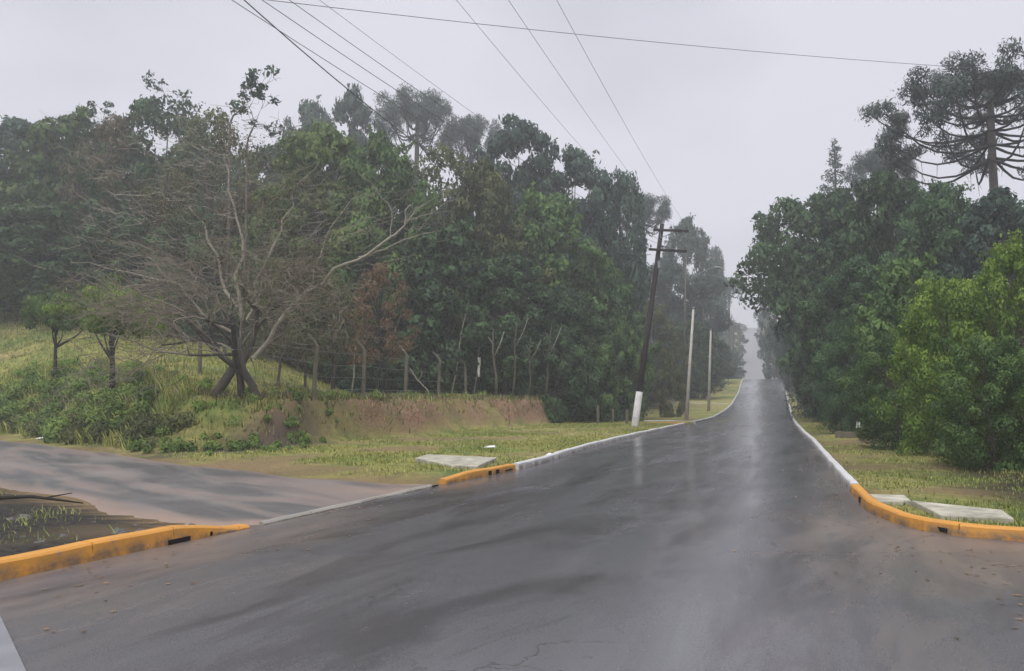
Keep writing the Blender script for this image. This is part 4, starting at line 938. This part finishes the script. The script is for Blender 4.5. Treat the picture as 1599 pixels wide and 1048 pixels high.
def litter(px, py, w_, h_, label):
    p = hit(px, py); m = MB(); m.add([(-w_/2, -h_/2, .0), (w_/2, -h_/2, .02), (w_/2*.8, h_/2, .05), (-w_/2*.9, h_/2, .01), (0, 0, .05), (-w_/2, -h_/2, -.01), (w_/2, -h_/2, .01), (w_/2*.8, h_/2, .04), (-w_/2*.9, h_/2, 0)],
      [(0, 1, 4), (1, 2, 4), (2, 3, 4), (3, 0, 4), (8, 7, 6, 5), (0, 5, 6, 1), (1, 6, 7, 2), (2, 7, 8, 3), (3, 8, 5, 0)])
    o = m.build('litter', M['paper'], None, False, (p[0], p[1], p[2]+.03)); tag(o, label, 'litter')
litter(200, 672, .22, .5, 'crumpled white paper at the foot of the weeds by the side road')
litter(64, 686, .3, .25, 'flat white scrap on the far edge of the side road')
litter(857, 712, .14, .12, 'white scrap in the grass near the long white kerb')
litter(765, 700, .35, .2, 'pale scrap in the grass near the foot of the earth bank')
# fallen leaves
n = 900; Yl = 5+45*rs.rand(n)**1.5; Xl = np.where(rs.rand(n) < .6, kR(np.maximum(Yl, 11.5))-np.abs(rs.normal(size=n))*.8-.05, kL(Yl)+np.abs(rs.normal(size=n))*.8+.05)
Pl = np.stack([Xl, Yl, zr(Yl)+.016], 1); a_ = rs.rand(n)*6.28; U = np.stack([np.cos(a_), np.sin(a_), .1*rs.normal(size=n)], 1)*.03; W_ = np.stack([-np.sin(a_), np.cos(a_), .15*rs.normal(size=n)], 1)*.016
Vl = np.stack([Pl-U, Pl-W_, Pl+U, Pl+W_], 1).reshape(-1, 3)
o = put('fallen_leaves', meshdata('fallen_leaves', Vl, np.arange(len(Vl)).reshape(-1, 4), M['rust'], tint=np.repeat(rs.rand(n), 4))); tag(o, 'small fallen leaves scattered on the asphalt beside both kerbs', 'leaves', kind='stuff')
# fallen branch on the corner
p = hit(0, 782); q = hit(130, 789); m = MB(); d = q-p
m.tube([(0, 0, .04), d*.35+[0, .05, .08], d*.7+[0, 0, .06], d+[0, 0, .03]], [.03, .025, .02, .008], 6); m.tube([d*.5+[0, 0, .07], d*.65+[.1, .3, .12]], [.015, .006], 5)
o = m.build('fallen_branch', M['darkbark'], None, True, p); tag(o, 'thin fallen branch lying on the grassy soil at the left edge', 'branch')
# pale stub posts near the wood end
for px, by, ty, Y, lab in [(933, 650, 622, 46, 'short pale stub post leftmost of the three in the shade left of the wooden pole'), (956, 648, 628, 48, 'short pale stub post in the shade, middle of the three'), (978, 650, 628, 45, 'short pale stub post nearest the wooden pole')]:
    x = xat(px, Y); o = empty('stub_post', (x, Y, G(x, Y))); m = MB(); h = (by-ty)*Y/F; m.box((0, 0, h/2-.1), (.12, .12, h+.2), .3); m.box((0, 0, h+.02), (.14, .14, .04), .3); m.build('post', M['post'], o); tag(o, lab, 'post', 'stub posts in the shade')
# low wall and notice in the right wood
x0, x1 = xat(1296, 30), xat(1392, 29.0); m = MB(); z = G((x0+x1)/2, 29.5)
m.box(((x0+x1)/2, 29.5, z+.08), (x1-x0, .22, .26), -.3); o = m.build('low_wall', M['post']); tag(o, 'low grey concrete step in the shade of the right wood', 'wall')
p = at(1344, 664, 29.2); root = empty('notice_board', (p[0], p[1], G(p[0], p[1]))); hz_ = p[2]-root.location[2]; m = MB(); m.box((0, .03, hz_/2), (.05, .05, hz_)); m.build('post', M['wood'], root); m = MB(); m.box((0, 0, hz_), (.30, .02, .22), 0, 0, .1); m.build('panel', M['paper'], root)
tag(root, 'small white plate in the dark under the right wood', 'notice')

# ------------------------------------------------------------------ haze
m, nt, b = newmat('haze_air'); nt.nodes.remove(b)
v = N(nt, 'ShaderNodeVolumePrincipled'); v.inputs['Color'].default_value = (.96, .965, .98, 1); v.inputs['Density'].default_value = .0021; v.inputs['Anisotropy'].default_value = .35
nt.links.new(v.outputs[0], nt.nodes['Material Output'].inputs['Volume'])
mb = MB(); mb.box((60, 800, 5), (3600, 2000, 90)); h = mb.build('haze', m); tag(h, 'pale damp haze hanging over the road and woods', 'haze', kind='stuff')
h.display_type = 'WIRE'
